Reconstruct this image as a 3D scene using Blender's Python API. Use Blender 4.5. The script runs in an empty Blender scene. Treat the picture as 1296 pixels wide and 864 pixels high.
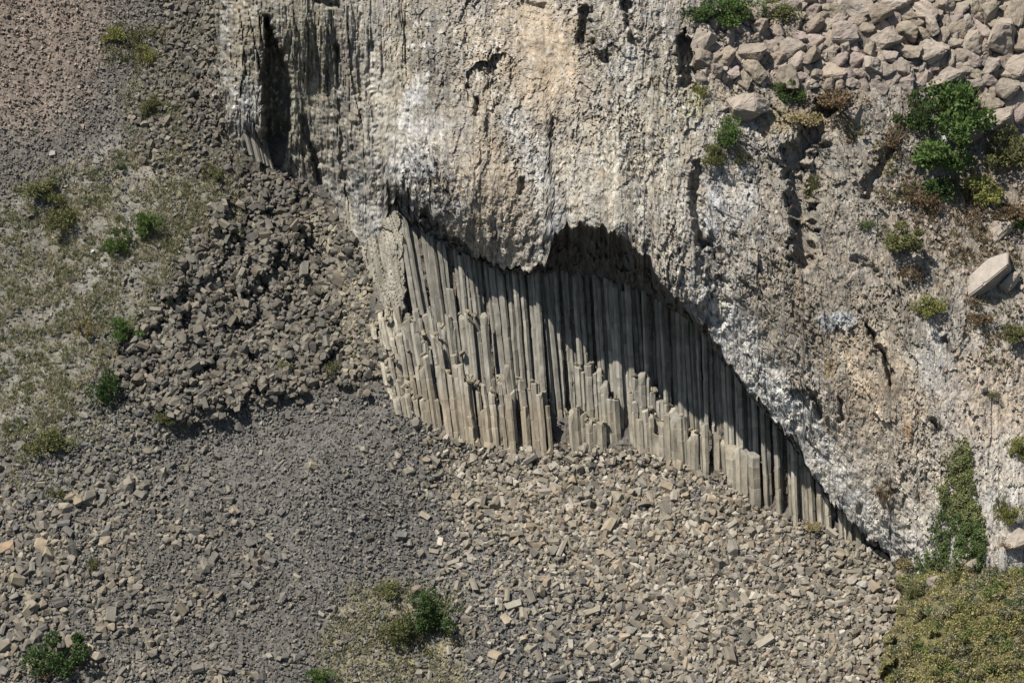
import bpy, bmesh, math
import numpy as np
from mathutils import Vector, Matrix

# ------------------------------------------------------------------ scene, camera geometry
SC = bpy.context.scene
COL = SC.collection
R = np.random.default_rng(11)
TH = math.radians(22.0)
FPX = 3200.0            # focal length in photograph pixels (1296 wide)
DIST = 400.0
FW = np.array([0, math.cos(TH), -math.sin(TH)])
UP = np.array([0, math.sin(TH), math.cos(TH)])
RT = np.array([1.0, 0, 0])
CAM = -DIST * FW


def P(px, py, w):
    """world point that lies w metres beyond the reference plane, seen at px,py of the survey photo"""
    px, py, w = np.broadcast_arrays(np.asarray(px, float), np.asarray(py, float), np.asarray(w, float))
    t = DIST + w
    a = (px - 648.0) / FPX
    b = (432.0 - py) / FPX
    return CAM + t[..., None] * (FW + a[..., None] * RT + b[..., None] * UP)


def lin(c):
    c = np.asarray(c, float) / 255.0
    return np.where(c <= 0.04045, c / 12.92, ((c + 0.055) / 1.055) ** 2.4)


KALB = 0.74             # lit colour of the photo -> base colour


def alb(r, g, b):
    return lin((r, g, b)) * KALB


# ------------------------------------------------------------------ noise
def _h(ix, iy, seed):
    ix = ix.astype(np.int64).astype(np.uint32)
    iy = iy.astype(np.int64).astype(np.uint32)
    h = ix * np.uint32(374761393) + iy * np.uint32(668265263) + np.uint32((seed * 2246822519) & 0xFFFFFFFF)
    h = (h ^ (h >> np.uint32(13))) * np.uint32(1274126177)
    h = (h ^ (h >> np.uint32(16))) * np.uint32(2654435761)
    return h ^ (h >> np.uint32(15))


def h01(ix, iy, seed):
    return _h(ix, iy, seed).astype(np.float64) / 4294967296.0


def gnoise(x, y, seed=0):
    x = np.asarray(x, float); y = np.asarray(y, float)
    x0 = np.floor(x); y0 = np.floor(y)
    fx = x - x0; fy = y - y0
    ux = fx * fx * fx * (fx * (fx * 6 - 15) + 10)
    uy = fy * fy * fy * (fy * (fy * 6 - 15) + 10)

    def g(i, j):
        a = h01(x0 + i, y0 + j, seed) * 2 * np.pi
        return np.cos(a) * (fx - i) + np.sin(a) * (fy - j)
    n0 = g(0, 0) * (1 - ux) + g(1, 0) * ux
    n1 = g(0, 1) * (1 - ux) + g(1, 1) * ux
    return (n0 * (1 - uy) + n1 * uy) * 1.5


def fbm(x, y, seed=0, o=4, gain=0.5):
    s = 0; a = 1; t = 0
    for k in range(o):
        s = s + a * gnoise(x * 2 ** k, y * 2 ** k, seed + 17 * k)
        t += a; a *= gain
    return s / t


def worley(x, y, seed=0):
    x = np.asarray(x, float); y = np.asarray(y, float)
    x0 = np.floor(x); y0 = np.floor(y)
    f1 = np.full(x.shape, 9.0); f2 = np.full(x.shape, 9.0)
    cx = np.zeros(x.shape); cy = np.zeros(x.shape); ci = np.zeros(x.shape); cj = np.zeros(x.shape)
    for i in (-1, 0, 1):
        for j in (-1, 0, 1):
            a = x0 + i; b = y0 + j
            px = a + h01(a, b, seed); py = b + h01(a, b, seed + 91)
            d = np.hypot(x - px, y - py)
            n = d < f1
            f2 = np.where(n, f1, np.minimum(f2, d))
            f1 = np.where(n, d, f1)
            cx = np.where(n, px, cx); cy = np.where(n, py, cy)
            ci = np.where(n, a, ci); cj = np.where(n, b, cj)
    r1 = h01(ci, cj, seed + 5) * 2 - 1
    r2 = h01(ci, cj, seed + 6) * 2 - 1
    r3 = h01(ci, cj, seed + 7) * 2 - 1
    return f1, f2, r1, r2, r3, x - cx, y - cy


def blocks(x, y, seed, step=1.0, tilt=1.0, crack=0.5, cw=0.12):
    """broken rock: every cell is a tilted facet at its own depth, with a crack round it"""
    f1, f2, r1, r2, r3, dx, dy = worley(x, y, seed)
    e = np.clip((f2 - f1) / cw, 0, 1)
    return step * r1 + tilt * (r2 * dx + r3 * dy) + crack * (1 - e) ** 2


def smooth(a, b, x):
    t = np.clip((x - a) / (b - a), 0, 1)
    return t * t * (3 - 2 * t)


class TPS:
    def __init__(self, pts, lam=1e-3):
        p = np.array(pts, float)
        self.c = p[:, :2] / 400.0
        v = p[:, 2]
        n = len(p)
        d = np.linalg.norm(self.c[:, None] - self.c[None], axis=2)
        K = self._k(d) + lam * np.eye(n)
        Q = np.hstack([np.ones((n, 1)), self.c])
        A = np.block([[K, Q], [Q.T, np.zeros((3, 3))]])
        s = np.linalg.solve(A, np.concatenate([v, np.zeros(3)]))
        self.a, self.b = s[:n], s[n:]

    @staticmethod
    def _k(d):
        return np.where(d > 0, d * d * np.log(np.maximum(d, 1e-9)), 0)

    def __call__(self, px, py):
        px, py = np.broadcast_arrays(np.asarray(px, float), np.asarray(py, float))
        x = px / 400.0; y = py / 400.0
        o = self.b[0] + self.b[1] * x + self.b[2] * y
        for (cx, cy), a in zip(self.c, self.a):
            o = o + a * self._k(np.hypot(x - cx, y - cy))
        return o


def pl(xs, pts):
    p = np.array(pts, float)
    return np.interp(xs, p[:, 0], p[:, 1])


def inside(px, py, poly):
    c = np.zeros(np.shape(px), bool)
    n = len(poly)
    for i in range(n):
        x1, y1 = poly[i]; x2, y2 = poly[(i + 1) % n]
        if y1 == y2:
            continue
        m = ((y1 > py) != (y2 > py)) & (px < (x2 - x1) * (py - y1) / (y2 - y1) + x1)
        c ^= m
    return c


def seg_dist(px, py, line):
    """distance to a polyline and the position 0..1 along it"""
    best = np.full(np.shape(px), 1e9); tt = np.zeros(np.shape(px)); sd = np.zeros(np.shape(px))
    n = len(line) - 1
    for i in range(n):
        (x1, y1), (x2, y2) = line[i], line[i + 1]
        L = max((x2 - x1) ** 2 + (y2 - y1) ** 2, 1e-6)
        t = np.clip(((px - x1) * (x2 - x1) + (py - y1) * (y2 - y1)) / L, 0, 1)
        d = np.hypot(px - x1 - t * (x2 - x1), py - y1 - t * (y2 - y1))
        m = d < best
        best = np.where(m, d, best); tt = np.where(m, (i + t) / n, tt)
        sd = np.where(m, np.sign(px - (x1 + t * (x2 - x1))), sd)
    return best, tt, sd


# ------------------------------------------------------------------ ground depth
def vv(py):
    return (432.0 - np.asarray(py, float)) / 8.0


TAL = TPS([
    (-300, -250, 0), (-300, 100, 0), (-300, 500, 0), (-300, 1000, 0), (0, 0, 0), (0, 432, 0), (0, 864, 0), (200, 864, 0),
    (648, 864, 0), (1100, 864, 0), (300, 1000, 0), (900, 1000, 0), (1300, 1000, 0), (200, 700, -0.5), (400, 650, -1), (700, 620, 0),
    (700, 700, 0), (900, 720, 0), (1100, 720, 0), (1250, 720, 0), (90, 300, 0), (130, 470, 0), (200, 380, -1.5), (250, 290, -2),
    (250, 100, -1), (150, 100, 0), (330, 205, 0), (300, 430, 1.5), (400, 400, 2), (420, 330, 1), (350, 330, 1.5),
    (230, 450, -1), (450, 310, -3), (472, 400, -3.5), (430, 450, .5), (485, 470, -2.2), (400, 478, -.6), (320, 495, -1.6), (240, 518, -2.2),
    (240, 550, 1.2), (320, 530, 1.6), (400, 508, .8), (470, 506, .5), (405, 580, -2.2), (420, 640, -2.5), (300, 600, .6), (250, 640, .4), (530, 620, 1.2), (540, 680, .6), (560, 545, 0), (640, 560, 0), (200, -200, 0), (600, 300, 0), (800, 400, 0),
    (1000, 550, 0), (600, -200, 0),
])


def talus_base(px, py):
    v = vv(py)
    return np.where(v < 0, 0.6 * v, 0.5 * v) + TAL(px, py)


def talus(px, py):
    x = np.asarray(px, float) / 8; y = np.asarray(py, float) / 8
    return talus_base(px, py) + 0.7 * fbm(x / 9, y / 9, 3, 3)


CONTACT = [(380, 250), (440, 285), (462, 318), (474, 345), (484, 400), (491, 450), (498, 488), (505, 503), (530, 525), (560, 545), (600, 560), (650, 563), (720, 562),
           (790, 570), (840, 573), (880, 585), (920, 603), (960, 640), (1000, 655), (1040, 665), (1080, 683), (1130, 710), (1200, 760)]
_cx = np.arange(380, 1200, 2.0)
_cw = talus_base(_cx, pl(_cx, CONTACT))
_k = np.exp(-0.5 * (np.arange(-12, 13) / 5.0) ** 2); _k /= _k.sum()
_cw = np.convolve(np.pad(_cw, 12, mode='edge'), _k, mode='valid')


def wall(px, py):
    px = np.asarray(px, float)
    wb = np.interp(px, _cx, _cw)
    return wb - 0.06 * (vv(py) - vv(pl(px, CONTACT)))


RECESS = [(440, 0.3), (480, 1.6), (500, 3.4), (520, 4.2), (600, 4.2), (690, 2.2), (720, 2.8), (780, 2.8), (830, 2.8), (890, 1.6), (950, 0.9), (1000, 0.2), (1100, 0)]

LIP = [(200, 262), (225, 250), (300, 236), (335, 220), (375, 228), (410, 266), (440, 304), (465, 316), (483, 294), (494, 262), (502, 246), (520, 248),
       (540, 264), (560, 284), (590, 311), (615, 331), (640, 337), (670, 339), (690, 335), (696, 318), (702, 298), (715, 288), (735, 283), (765, 290), (790, 302),
       (815, 323), (835, 351), (860, 380), (888, 407), (921, 457), (964, 511), (1007, 558), (1028, 600), (1053, 636), (1085, 668),
       (1121, 697), (1150, 738), (1200, 775), (1300, 800), (1560, 830)]
COLTOP = [(440, 290), (460, 296), (478, 286), (490, 276), (500, 270), (520, 290), (560, 308), (600, 325), (640, 343), (700, 345), (760, 353), (800, 364), (850, 388), (880, 408),
          (920, 458), (960, 510), (1000, 556), (1030, 602), (1060, 645), (1100, 685)]
OVER = [(450, .8), (495, 1.2), (503, 5.0), (530, 6.6), (560, 6.4), (600, 4.6), (630, 3.2), (660, 4.2), (690, 8), (705, 11), (740, 16.5), (800, 17.5), (850, 17), (900, 13), (964, 8), (1028, 3.8),
        (1053, 3.4), (1090, 2.8), (1121, 1.8)]

_pts = []
for x in (462, 478, 488, 494, 506, 530, 560, 600, 630, 690, 720, 760, 800, 850, 900, 964, 1028, 1053, 1090, 1121):
    y = pl(x, LIP)
    _pts.append((x, y, float(wall(x, y)) + float(pl(x, RECESS)) - 1.22 * float(pl(x, OVER))))
CLF = TPS(_pts + [
    (500, 100, -10), (500, -100, -6), (640, 200, -19.5), (640, 0, -15), (640, -200, -10), (800, 150, -28.5), (800, 0, -23.5), (800, -200, -16),
    (880, 250, -31), (900, 110, -25), (950, 40, -18), (1296, 30, -13), (1100, 30, -15.5), (1100, -200, 4), (1296, -200, 6), (950, -200, 2),
    (1000, 200, -26), (1100, 200, -22.5), (1200, 200, -18.5), (1296, 150, -16.5), (1296, 350, -25), (1200, 400, -29), (1100, 400, -30),
    (1000, 400, -31), (1100, 550, -28.5), (1200, 600, -32), (1296, 550, -32), (1200, 720, -33), (1296, 800, -36), (1155, 735, -24),
    (1560, 400, -28), (1560, 0, -14), (1560, 830, -40),
    (438, 280, 6.5), (400, 110, 1.5), (400, 235, 11.5), (335, 195, 13.5), (370, 215, 12.5), (330, 90, 4.5), (300, 40, 6.5), (288, -20, 10),
    (285, -200, 22), (400, -150, 3), (270, 100, 17), (258, 0, 25), (240, 200, 24), (225, 100, 30), (225, -100, 36), (225, 240, 26), (300, 215, 17), (310, 150, 9),
])
GROOVES = [  # line, half-width px, depth m, edge
    ([(338, 25), (348, 70), (352, 130), (350, 200)], 16, 6.5, 5),
    ([(742, 15), (738, 50), (752, 66), (764, 76)], 7, 2.6, 4), ([(792, 5), (798, 30), (806, 62)], 5, 2.2, 3),
    ([(884, 212), (879, 250), (884, 285), (893, 312)], 6, 2.4, 4), ([(893, 312), (904, 345), (906, 400)], 13, 1.6, 8),
    ([(1046, 140), (1035, 165), (1004, 200), (1014, 250), (1017, 325)], 13, 4.2, 8),
    ([(1098, 412), (1112, 440), (1122, 455), (1129, 485)], 3, 2.5, 3), ([(603, 126), (604, 146)], 2.5, 1.6, 3), ([(661, 225), (660, 245)], 3, 1.8, 3),
    ([(868, 55), (872, 98)], 12, 4.0, 5), ([(425, 60), (431, 150), (433, 215), (446, 275)], 2.5, 1.2, 3), ([(384, 150), (398, 200), (412, 255)], 4, 1.8, 3),
    ([(398, 190), (404, 225), (420, 262)], 3, 1.2, 3), ([(1030, 500), (1040, 528)], 3, 1.4, 3), ([(1062, 505), (1066, 532)], 3, 1.4, 3), ([(1180, 535), (1188, 548)], 5, 1.8, 4),
    ([(1088, 640), (1098, 690)], 3, 1.0, 3), ([(1196, 430), (1206, 445)], 3, 1.4, 3), ([(1130, 190), (1100, 230), (1098, 245)], 7, 1.8, 5), ([(455, 20), (456, 130)], 2, 0.7, 3),
    ([(312, 160), (325, 205)], 2, 0.9, 2), ([(321, 155), (334, 203)], 2, 0.9, 2), ([(470, 55), (466, 110), (478, 250)], 2.5, 0.8, 3), ([(670, 6), (690, 10)], 4, 1.2, 4), ([(400, 2), (430, 6)], 4, 1.5, 4),
    ([(1042, 185), (1030, 250)], 9, 1.6, 8), ([(1085, 330), (1110, 350)], 6, 1.4, 6),
]
ALCOVE = GROOVES[0][0]
BOULDERS = [(878, 35), (940, 22), (1010, 2), (1010, -80), (1400, -80), (1400, 140), (1262, 160), (1236, 108), (1150, 112), (1080, 112), (960, 106), (885, 98)]
SLOPE = [(1040, 115), (1260, 100), (1420, 120), (1420, 480), (1230, 440), (1140, 330), (1080, 260), (1060, 170)]


def soft_poly(px, py, poly, feather):
    """1 inside, falling to 0 over feather px outside/inside the outline"""
    ins = inside(px, py, poly)
    d, _, _ = seg_dist(px, py, list(poly) + [poly[0]])
    s = np.where(ins, d, -d)
    return smooth(-feather, feather, s)


def cliff_smooth(px, py):
    w = CLF(px, py)
    for line, hw, dep, edge in GROOVES:
        d, t, _ = seg_dist(px, py, line)
        if line is ALCOVE:
            hwv = hw * (0.22 + 0.83 * smooth(0.05, 0.55, t) - .45 * smooth(.75, 1, t))
        else:
            hwv = hw
        hwv = hwv * (.95 + 1.1 * fbm(px / 13, py / 13, 91, 3)) if line is not ALCOVE else hwv
        w = w + dep * (1 - smooth(-edge, edge, d - hwv))
    return w


def cliff(px, py, detail=True):
    px = np.asarray(px, float); py = np.asarray(py, float)
    w = cliff_smooth(px + 3 * gnoise(px / 14, py / 14, 71) + 1.5 * gnoise(px / 5, py / 5, 73), py + 3 * gnoise(px / 14, py / 14, 72))
    if not detail:
        return w
    x = px / 8; y = py / 8
    ms = (1 - smooth(480, 580, px + 30 * gnoise(px / 60, py / 60, 5))) * (1 - smooth(260, 300, py) * smooth(480, 512, px))      # striated left face
    mr = smooth(860, 930, px) * (1 - smooth(1120, 1260, px - 0.2 * (py - 300)))                            # leaning beds on the right
    mb = soft_poly(px, py, BOULDERS, 14)
    ml = soft_poly(px, py, SLOPE, 25)
    wx = x + 0.55 * fbm(x / 2.2, y / 2.2, 40, 4, .6); wy = y + 0.9 * fbm(x / 2.2, y / 2.2, 41, 4, .6)
    # general broken rock
    ca, sa = math.cos(math.radians(8)), math.sin(math.radians(8))
    ax, ay = wx * ca + wy * sa, -wx * sa + wy * ca
    g = 0.38 * blocks(ax / 4.2, ay / 6.5, 101, 1, 1.4, 0.0, 0.15) + 0.2 * blocks(ax / 1.2, ay / 3.2, 102, 1, 1.5, 0.3) + 0.15 * blocks(ax / 0.45, ay / 1.1, 103, 1, 1.5, 0.6, 0.2) + 0.3 * fbm(ax / 1.0, ay / 4.5, 104, 4, .7)
    cb, sb = math.cos(math.radians(-30)), math.sin(math.radians(-30))
    bx, by = wx * cb - wy * sb * -1, 0
    bx = wx * math.cos(math.radians(30)) - wy * math.sin(math.radians(30)); by = wx * math.sin(math.radians(30)) + wy * math.cos(math.radians(30))
    gr = 0.42 * blocks(bx / 3.0, by / 8.0, 111, 1, 1.4, 0.0, 0.15) + 0.22 * blocks(bx / 1.1, by / 3.0, 112, 1, 1.5, 0.25) + 0.16 * blocks(bx / 0.5, by / 1.1, 113, 1, 1.5, 0.5, 0.2) + 0.35 * fbm(bx / 1.1, by / 4.0, 114, 4, .65)
    lx = x - 0.05 * y + 0.35 * gnoise(x / 3, y / 9, 44)
    gs = 0.45 * fbm(lx / .55, wy / 9, 124, 3, .6) + 0.42 * blocks(lx / 2.0, wy / 16, 121, 1, 1.4, 0.8, 0.15) + 0.26 * blocks(lx / 0.75, wy / 6.5, 122, 1, 1.2, 0.9, 0.2) + 0.05 * blocks(lx / 0.45, wy / 2.0, 123, 1, 1, 1, 0.2)
    d = g * (1 - mr) + gr * mr
    d = d * (1 - ms) + gs * ms
    # pitted surface: small dark holes where blocks fell out
    pit = fbm(wx / 0.6, wy / 1.4, 55, 2)
    pz = 0.5 + 0.5 * smooth(-0.2, 0.4, fbm(x / 8, y / 8, 56, 3))
    d = d + (0.42 * smooth(0.2, 0.5, pit) + .5 * smooth(.28, .5, fbm(wx / .38, wy / .75, 57, 2))) * pz * (1 - 0.7 * ms)
    # ribs, joints and ledges that run on over many metres
    d = d + .55 * fbm(lx / 2.6, y / 22, 131, 3) * (1 - mr) + .5 * fbm(bx / 2.4, by / 20, 132, 3) * mr
    lean = np.interp(px, [300, 480, 650, 850, 950, 1300], [.02, .08, .16, .3, .55, .4])
    jn = 1 - np.abs(gnoise((x - lean * y + .9 * fbm(x / 4, y / 5, 134, 3)) / 3.6, y / 15, 133))
    jn2 = 1 - np.abs(gnoise((x - (lean + .06) * y + .6 * fbm(x / 3, y / 4, 136, 3)) / 2.0, y / 9, 135))
    jn3 = 1 - np.abs(gnoise(x / 9, (y - .3 * x + 1.4 * fbm(x / 3, y / 3, 138, 3)) / 5.5, 137))
    brk = smooth(-.12, .3, fbm(x / 3, y / 4, 141, 3))
    d = d + (.4 * smooth(.94, 1, jn) + .3 * smooth(.93, 1, jn2)) * brk + .12 * smooth(.95, 1, jn3) * smooth(0, .35, fbm(x / 6, y / 6, 139, 3))
    calm = (.55 + .6 * smooth(-.3, .35, fbm(x / 7, y / 13, 140, 3))) * (1 - 0.5 * mb - 0.35 * ml) * (1 - .4 * np.exp(-((px - 1090) / 110) ** 2 - ((py - 560) / 130) ** 2))
    rough = 0.75 + 0.6 * smooth(-0.3, 0.5, fbm(x / 14, y / 14, 58, 2))
    smoothp = np.exp(-(((px - 690) / 42) ** 2 + ((py - 65) / 60) ** 2)) * 0.55
    return w + d * calm * rough * (1 - smoothp) + 0.8 * fbm(x / 12, y / 12, 59, 3)


def under_y(px):
    l = pl(px, LIP)
    return np.where((px > 500) & (px < 1100), np.maximum(pl(px, COLTOP) + 5, l + 2), l + 6)


# ------------------------------------------------------------------ materials
def nodes(name):
    m = bpy.data.materials.new(name)
    m.use_nodes = True
    nt = m.node_tree
    b = nt.nodes['Principled BSDF']
    b.inputs['Roughness'].default_value = 0.95
    b.inputs['Specular IOR Level'].default_value = 0.15
    return m, nt, b


def rock_mat(name, colour='tint', scale=3.0, bump=0.25, amt=0.25, stretch=(1, 1, 1), coords='Object', dist=0.15):
    m, nt, b = nodes(name)
    N, L = nt.nodes, nt.links
    tc = N.new('ShaderNodeTexCoord'); mp = N.new('ShaderNodeMapping')
    mp.inputs['Scale'].default_value = stretch
    L.new(tc.outputs[coords], mp.inputs['Vector'])
    n1 = N.new('ShaderNodeTexNoise'); n1.inputs['Scale'].default_value = scale; n1.inputs['Detail'].default_value = 6; n1.inputs['Roughness'].default_value = 0.65
    n2 = N.new('ShaderNodeTexNoise'); n2.inputs['Scale'].default_value = scale * 0.22; n2.inputs['Detail'].default_value = 4
    L.new(mp.outputs[0], n1.inputs['Vector']); L.new(mp.outputs[0], n2.inputs['Vector'])
    r1 = N.new('ShaderNodeMapRange'); r1.inputs['From Min'].default_value = 0.3; r1.inputs['From Max'].default_value = 0.7
    r1.inputs['To Min'].default_value = 1 - amt; r1.inputs['To Max'].default_value = 1 + amt
    r2 = N.new('ShaderNodeMapRange'); r2.inputs['From Min'].default_value = 0.3; r2.inputs['From Max'].default_value = 0.7
    r2.inputs['To Min'].default_value = 1 - amt * 0.6; r2.inputs['To Max'].default_value = 1 + amt * 0.6
    L.new(n1.outputs['Fac'], r1.inputs['Value']); L.new(n2.outputs['Fac'], r2.inputs['Value'])
    mu = N.new('ShaderNodeMath'); mu.operation = 'MULTIPLY'
    L.new(r1.outputs[0], mu.inputs[0]); L.new(r2.outputs[0], mu.inputs[1])
    if colour == 'object':
        src = N.new('ShaderNodeObjectInfo').outputs['Color']
    else:
        a = N.new('ShaderNodeAttribute'); a.attribute_name = colour
        src = a.outputs['Color']
    vm = N.new('ShaderNodeVectorMath'); vm.operation = 'SCALE'
    L.new(src, vm.inputs[0]); L.new(mu.outputs[0], vm.inputs['Scale'])
    L.new(vm.outputs[0], b.inputs['Base Color'])
    bp = N.new('ShaderNodeBump'); bp.inputs['Strength'].default_value = bump; bp.inputs['Distance'].default_value = dist
    L.new(n1.outputs['Fac'], bp.inputs['Height']); L.new(bp.outputs[0], b.inputs['Normal'])
    return m


M_CLIFF = rock_mat('cliff_rock', scale=2.4, bump=0.7, amt=0.25, dist=0.5, stretch=(1, 1, .4))
M_GROUND = rock_mat('scree_ground', scale=3.0, bump=0.7, amt=0.3, dist=0.3)
M_STONE = rock_mat('scree_stone', scale=1.5, bump=0.3, amt=0.18, dist=0.2)
M_BLOCK = rock_mat('block_stone', colour='object', scale=2.0, bump=0.4, amt=0.2, dist=0.2)
M_BOULDER = rock_mat('boulder_stone', colour='object', scale=1.1, bump=0.5, amt=0.16, dist=0.35)
M_COLUMN = rock_mat('basalt', scale=2.0, bump=0.45, amt=0.25, stretch=(1, 1, 0.12), dist=0.2)


def leaf_mat(name, attr=None, rgb=None, var=0.35):
    m, nt, b = nodes(name)
    N, L = nt.nodes, nt.links
    b.inputs['Roughness'].default_value = 0.7
    tc = N.new('ShaderNodeNewGeometry')
    n1 = N.new('ShaderNodeTexNoise'); n1.inputs['Scale'].default_value = 1.1; n1.inputs['Detail'].default_value = 3
    L.new(tc.outputs['Position'], n1.inputs['Vector'])
    r = N.new('ShaderNodeMapRange'); r.inputs['From Min'].default_value = 0.3; r.inputs['From Max'].default_value = 0.7
    r.inputs['To Min'].default_value = 1 - var; r.inputs['To Max'].default_value = 1 + var
    L.new(n1.outputs['Fac'], r.inputs['Value'])
    vm = N.new('ShaderNodeVectorMath'); vm.operation = 'SCALE'
    if attr:
        a = N.new('ShaderNodeAttribute'); a.attribute_name = attr; L.new(a.outputs['Color'], vm.inputs[0])
    else:
        vm.inputs[0].default_value = rgb
    L.new(r.outputs[0], vm.inputs['Scale'])
    L.new(vm.outputs[0], b.inputs['Base Color'])
    tr = N.new('ShaderNodeBsdfTranslucent'); L.new(vm.outputs[0], tr.inputs['Color'])
    mx = N.new('ShaderNodeMixShader'); mx.inputs[0].default_value = 0.3
    L.new(b.outputs[0], mx.inputs[1]); L.new(tr.outputs[0], mx.inputs[2])
    L.new(mx.outputs[0], N['Material Output'].inputs['Surface'])
    return m


LEAF = {
    'dark green': leaf_mat('leaf_dark_green', rgb=(0.060, 0.095, 0.032)),
    'green': leaf_mat('leaf_green', rgb=(0.088, 0.138, 0.040)),
    'bright green': leaf_mat('leaf_bright_green', rgb=(0.105, 0.150, 0.045)),
    'yellow-green': leaf_mat('leaf_yellow_green', rgb=(0.20, 0.205, 0.065)),
    'olive': leaf_mat('leaf_olive', rgb=(0.14, 0.145, 0.06)),
    'brown': leaf_mat('leaf_brown', rgb=(0.15, 0.105, 0.06)),
    'straw': leaf_mat('leaf_straw', rgb=(0.27, 0.22, 0.11)),
}
M_LEAFMIX = leaf_mat('leaf_mixed', attr='tint', var=0.3)
M_WOOD = rock_mat('shrub_wood', colour='object', scale=4, bump=0.2)


# ------------------------------------------------------------------ mesh helpers
def mesh_from(name, V, faces=None, quads=None, tris=None, tint=None, smoothf=False):
    me = bpy.data.meshes.new(name)
    V = np.asarray(V, np.float32).reshape(-1, 3)
    idx, sizes = [], []
    if quads is not None:
        idx.append(np.asarray(quads).ravel()); sizes.append(np.full(len(quads), 4))
    if tris is not None:
        idx.append(np.asarray(tris).ravel()); sizes.append(np.full(len(tris), 3))
    if faces is not None:
        for f in faces:
            idx.append(np.asarray(f)); sizes.append(np.array([len(f)]))
    idx = np.concatenate(idx).astype(np.int32); sizes = np.concatenate(sizes).astype(np.int32)
    me.vertices.add(len(V)); me.vertices.foreach_set('co', V.ravel())
    me.loops.add(len(idx)); me.loops.foreach_set('vertex_index', idx)
    st = np.zeros(len(sizes), np.int32); st[1:] = np.cumsum(sizes)[:-1]
    me.polygons.add(len(sizes)); me.polygons.foreach_set('loop_start', st)
    try:
        me.polygons.foreach_set('loop_total', sizes)
    except Exception:
        pass
    me.update(calc_edges=True)
    if smoothf:
        me.polygons.foreach_set('use_smooth', np.ones(len(sizes), bool))
    else:
        me.polygons.foreach_set('use_smooth', np.zeros(len(sizes), bool))
    if tint is not None:
        a = me.attributes.new('tint', 'FLOAT_COLOR', 'POINT')
        c = np.ones((len(V), 4), np.float32); c[:, :3] = tint
        a.data.foreach_set('color', c.ravel())
    return me


def link(name, me, mat=None, parent=None, loc=None):
    o = bpy.data.objects.new(name, me)
    COL.objects.link(o)
    if mat and not me.materials:
        me.materials.append(mat)
    if loc is not None:
        o.location = loc
    if parent:
        o.parent = parent
    return o


def tag(o, label=None, cat=None, group=None, kind=None):
    if label: o['label'] = label
    if cat: o['category'] = cat
    if group: o['group'] = group
    if kind: o['kind'] = kind
    return o


def grid_quads(nr, nc):
    i = np.arange(nr * nc).reshape(nr, nc)
    return np.stack([i[:-1, :-1], i[1:, :-1], i[1:, 1:], i[:-1, 1:]], -1).reshape(-1, 4)


def paint(col, px, py, strokes, jitter=1.0):
    """colour differences of the rock and ground: list of (x, y, rx, ry, angle, rgb, strength)"""
    nx = 14 * fbm(px / 22, py / 22, 201, 4) * jitter; ny = 14 * fbm(px / 22, py / 22, 202, 4) * jitter
    for x, y, rx, ry, ang, rgb, s in strokes:
        a = math.radians(ang)
        dx = px + nx - x; dy = py + ny - y
        u = (dx * math.cos(a) + dy * math.sin(a)) / rx; v = (-dx * math.sin(a) + dy * math.cos(a)) / ry
        m = (1 - smooth(0.35, 1.45, np.hypot(u, v) + .35 * fbm(px / 9, py / 12, 203, 3))) * s 
        col = col * (1 - m[..., None]) + alb(*rgb) * m[..., None]
    return col


# ------------------------------------------------------------------ talus sheet
def stone_zones():
    Z = {}
    Z['pink'] = [(-260, -200), (175, -60), (125, 110), (60, 170), (-260, 170)]
    Z['grey'] = [(175, -200), (245, -200), (235, 0), (175, 130), (150, 195), (0, 262), (-260, 260), (-260, 165), (60, 170), (125, 110)]
    Z['dark'] = [(205, -200), (268, -200), (280, 100), (335, 207), (300, 232), (175, 205), (165, 130), (205, 60)]
    Z['grass'] = [(-260, 255), (0, 245), (150, 190), (300, 232), (215, 370), (130, 470), (60, 560), (-260, 640)]
    Z['rubble'] = [(330, 205), (372, 212), (440, 285), (475, 400), (490, 480), (400, 492), (240, 532), (170, 522), (128, 470), (205, 380), (250, 290), (300, 230)]
    Z['tan'] = [(395, 275), (445, 285), (490, 470), (440, 470), (430, 380)]
    Z['strip'] = [(130, 470), (170, 522), (240, 535), (110, 640), (0, 640), (60, 560)]
    Z['lowleft'] = [(-260, 600), (90, 620), (190, 570), (300, 640), (380, 740), (400, 1050), (-260, 1050)]
    Z['right'] = [(545, 545), (650, 560), (880, 583), (1000, 655), (1120, 695), (1250, 760), (1250, 1050), (860, 1050), (840, 800), (700, 720), (610, 660)]
    Z['patch'] = [(440, 750), (500, 735), (585, 760), (590, 870), (420, 880), (400, 820)]
    return Z


Z = stone_zones()
px = np.concatenate([np.arange(-260, -10, 10), np.arange(-10, 1200, 2.2), np.arange(1200, 1420, 12)])
py = np.concatenate([np.arange(-220, -10, 10), np.arange(-10, 880, 2.2), np.arange(880, 1040, 10)])
PX, PY = np.meshgrid(px, py)
x, y = PX / 8, PY / 8
mrub = soft_poly(PX, PY, Z['rubble'], 12)
mright = soft_poly(PX, PY, Z['right'], 20)
Wt = talus(PX, PY) + 0.16 * blocks(x / 0.8, y / 0.8, 301, 1, 1, .5) + 0.1 * blocks(x / .4, y / .4, 302, 1, 1, .5) + mrub * (1.1 * blocks(x / 3.6, y / 3.6, 303, 1, 1.4, .6) + .3 * blocks(x / 1.1, y / 1.1, 304, 1, 1.2, .8)) + mright * 0.2 * blocks(x / 1.2, y / 1.2, 305, 1, 1.2, .5)
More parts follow.
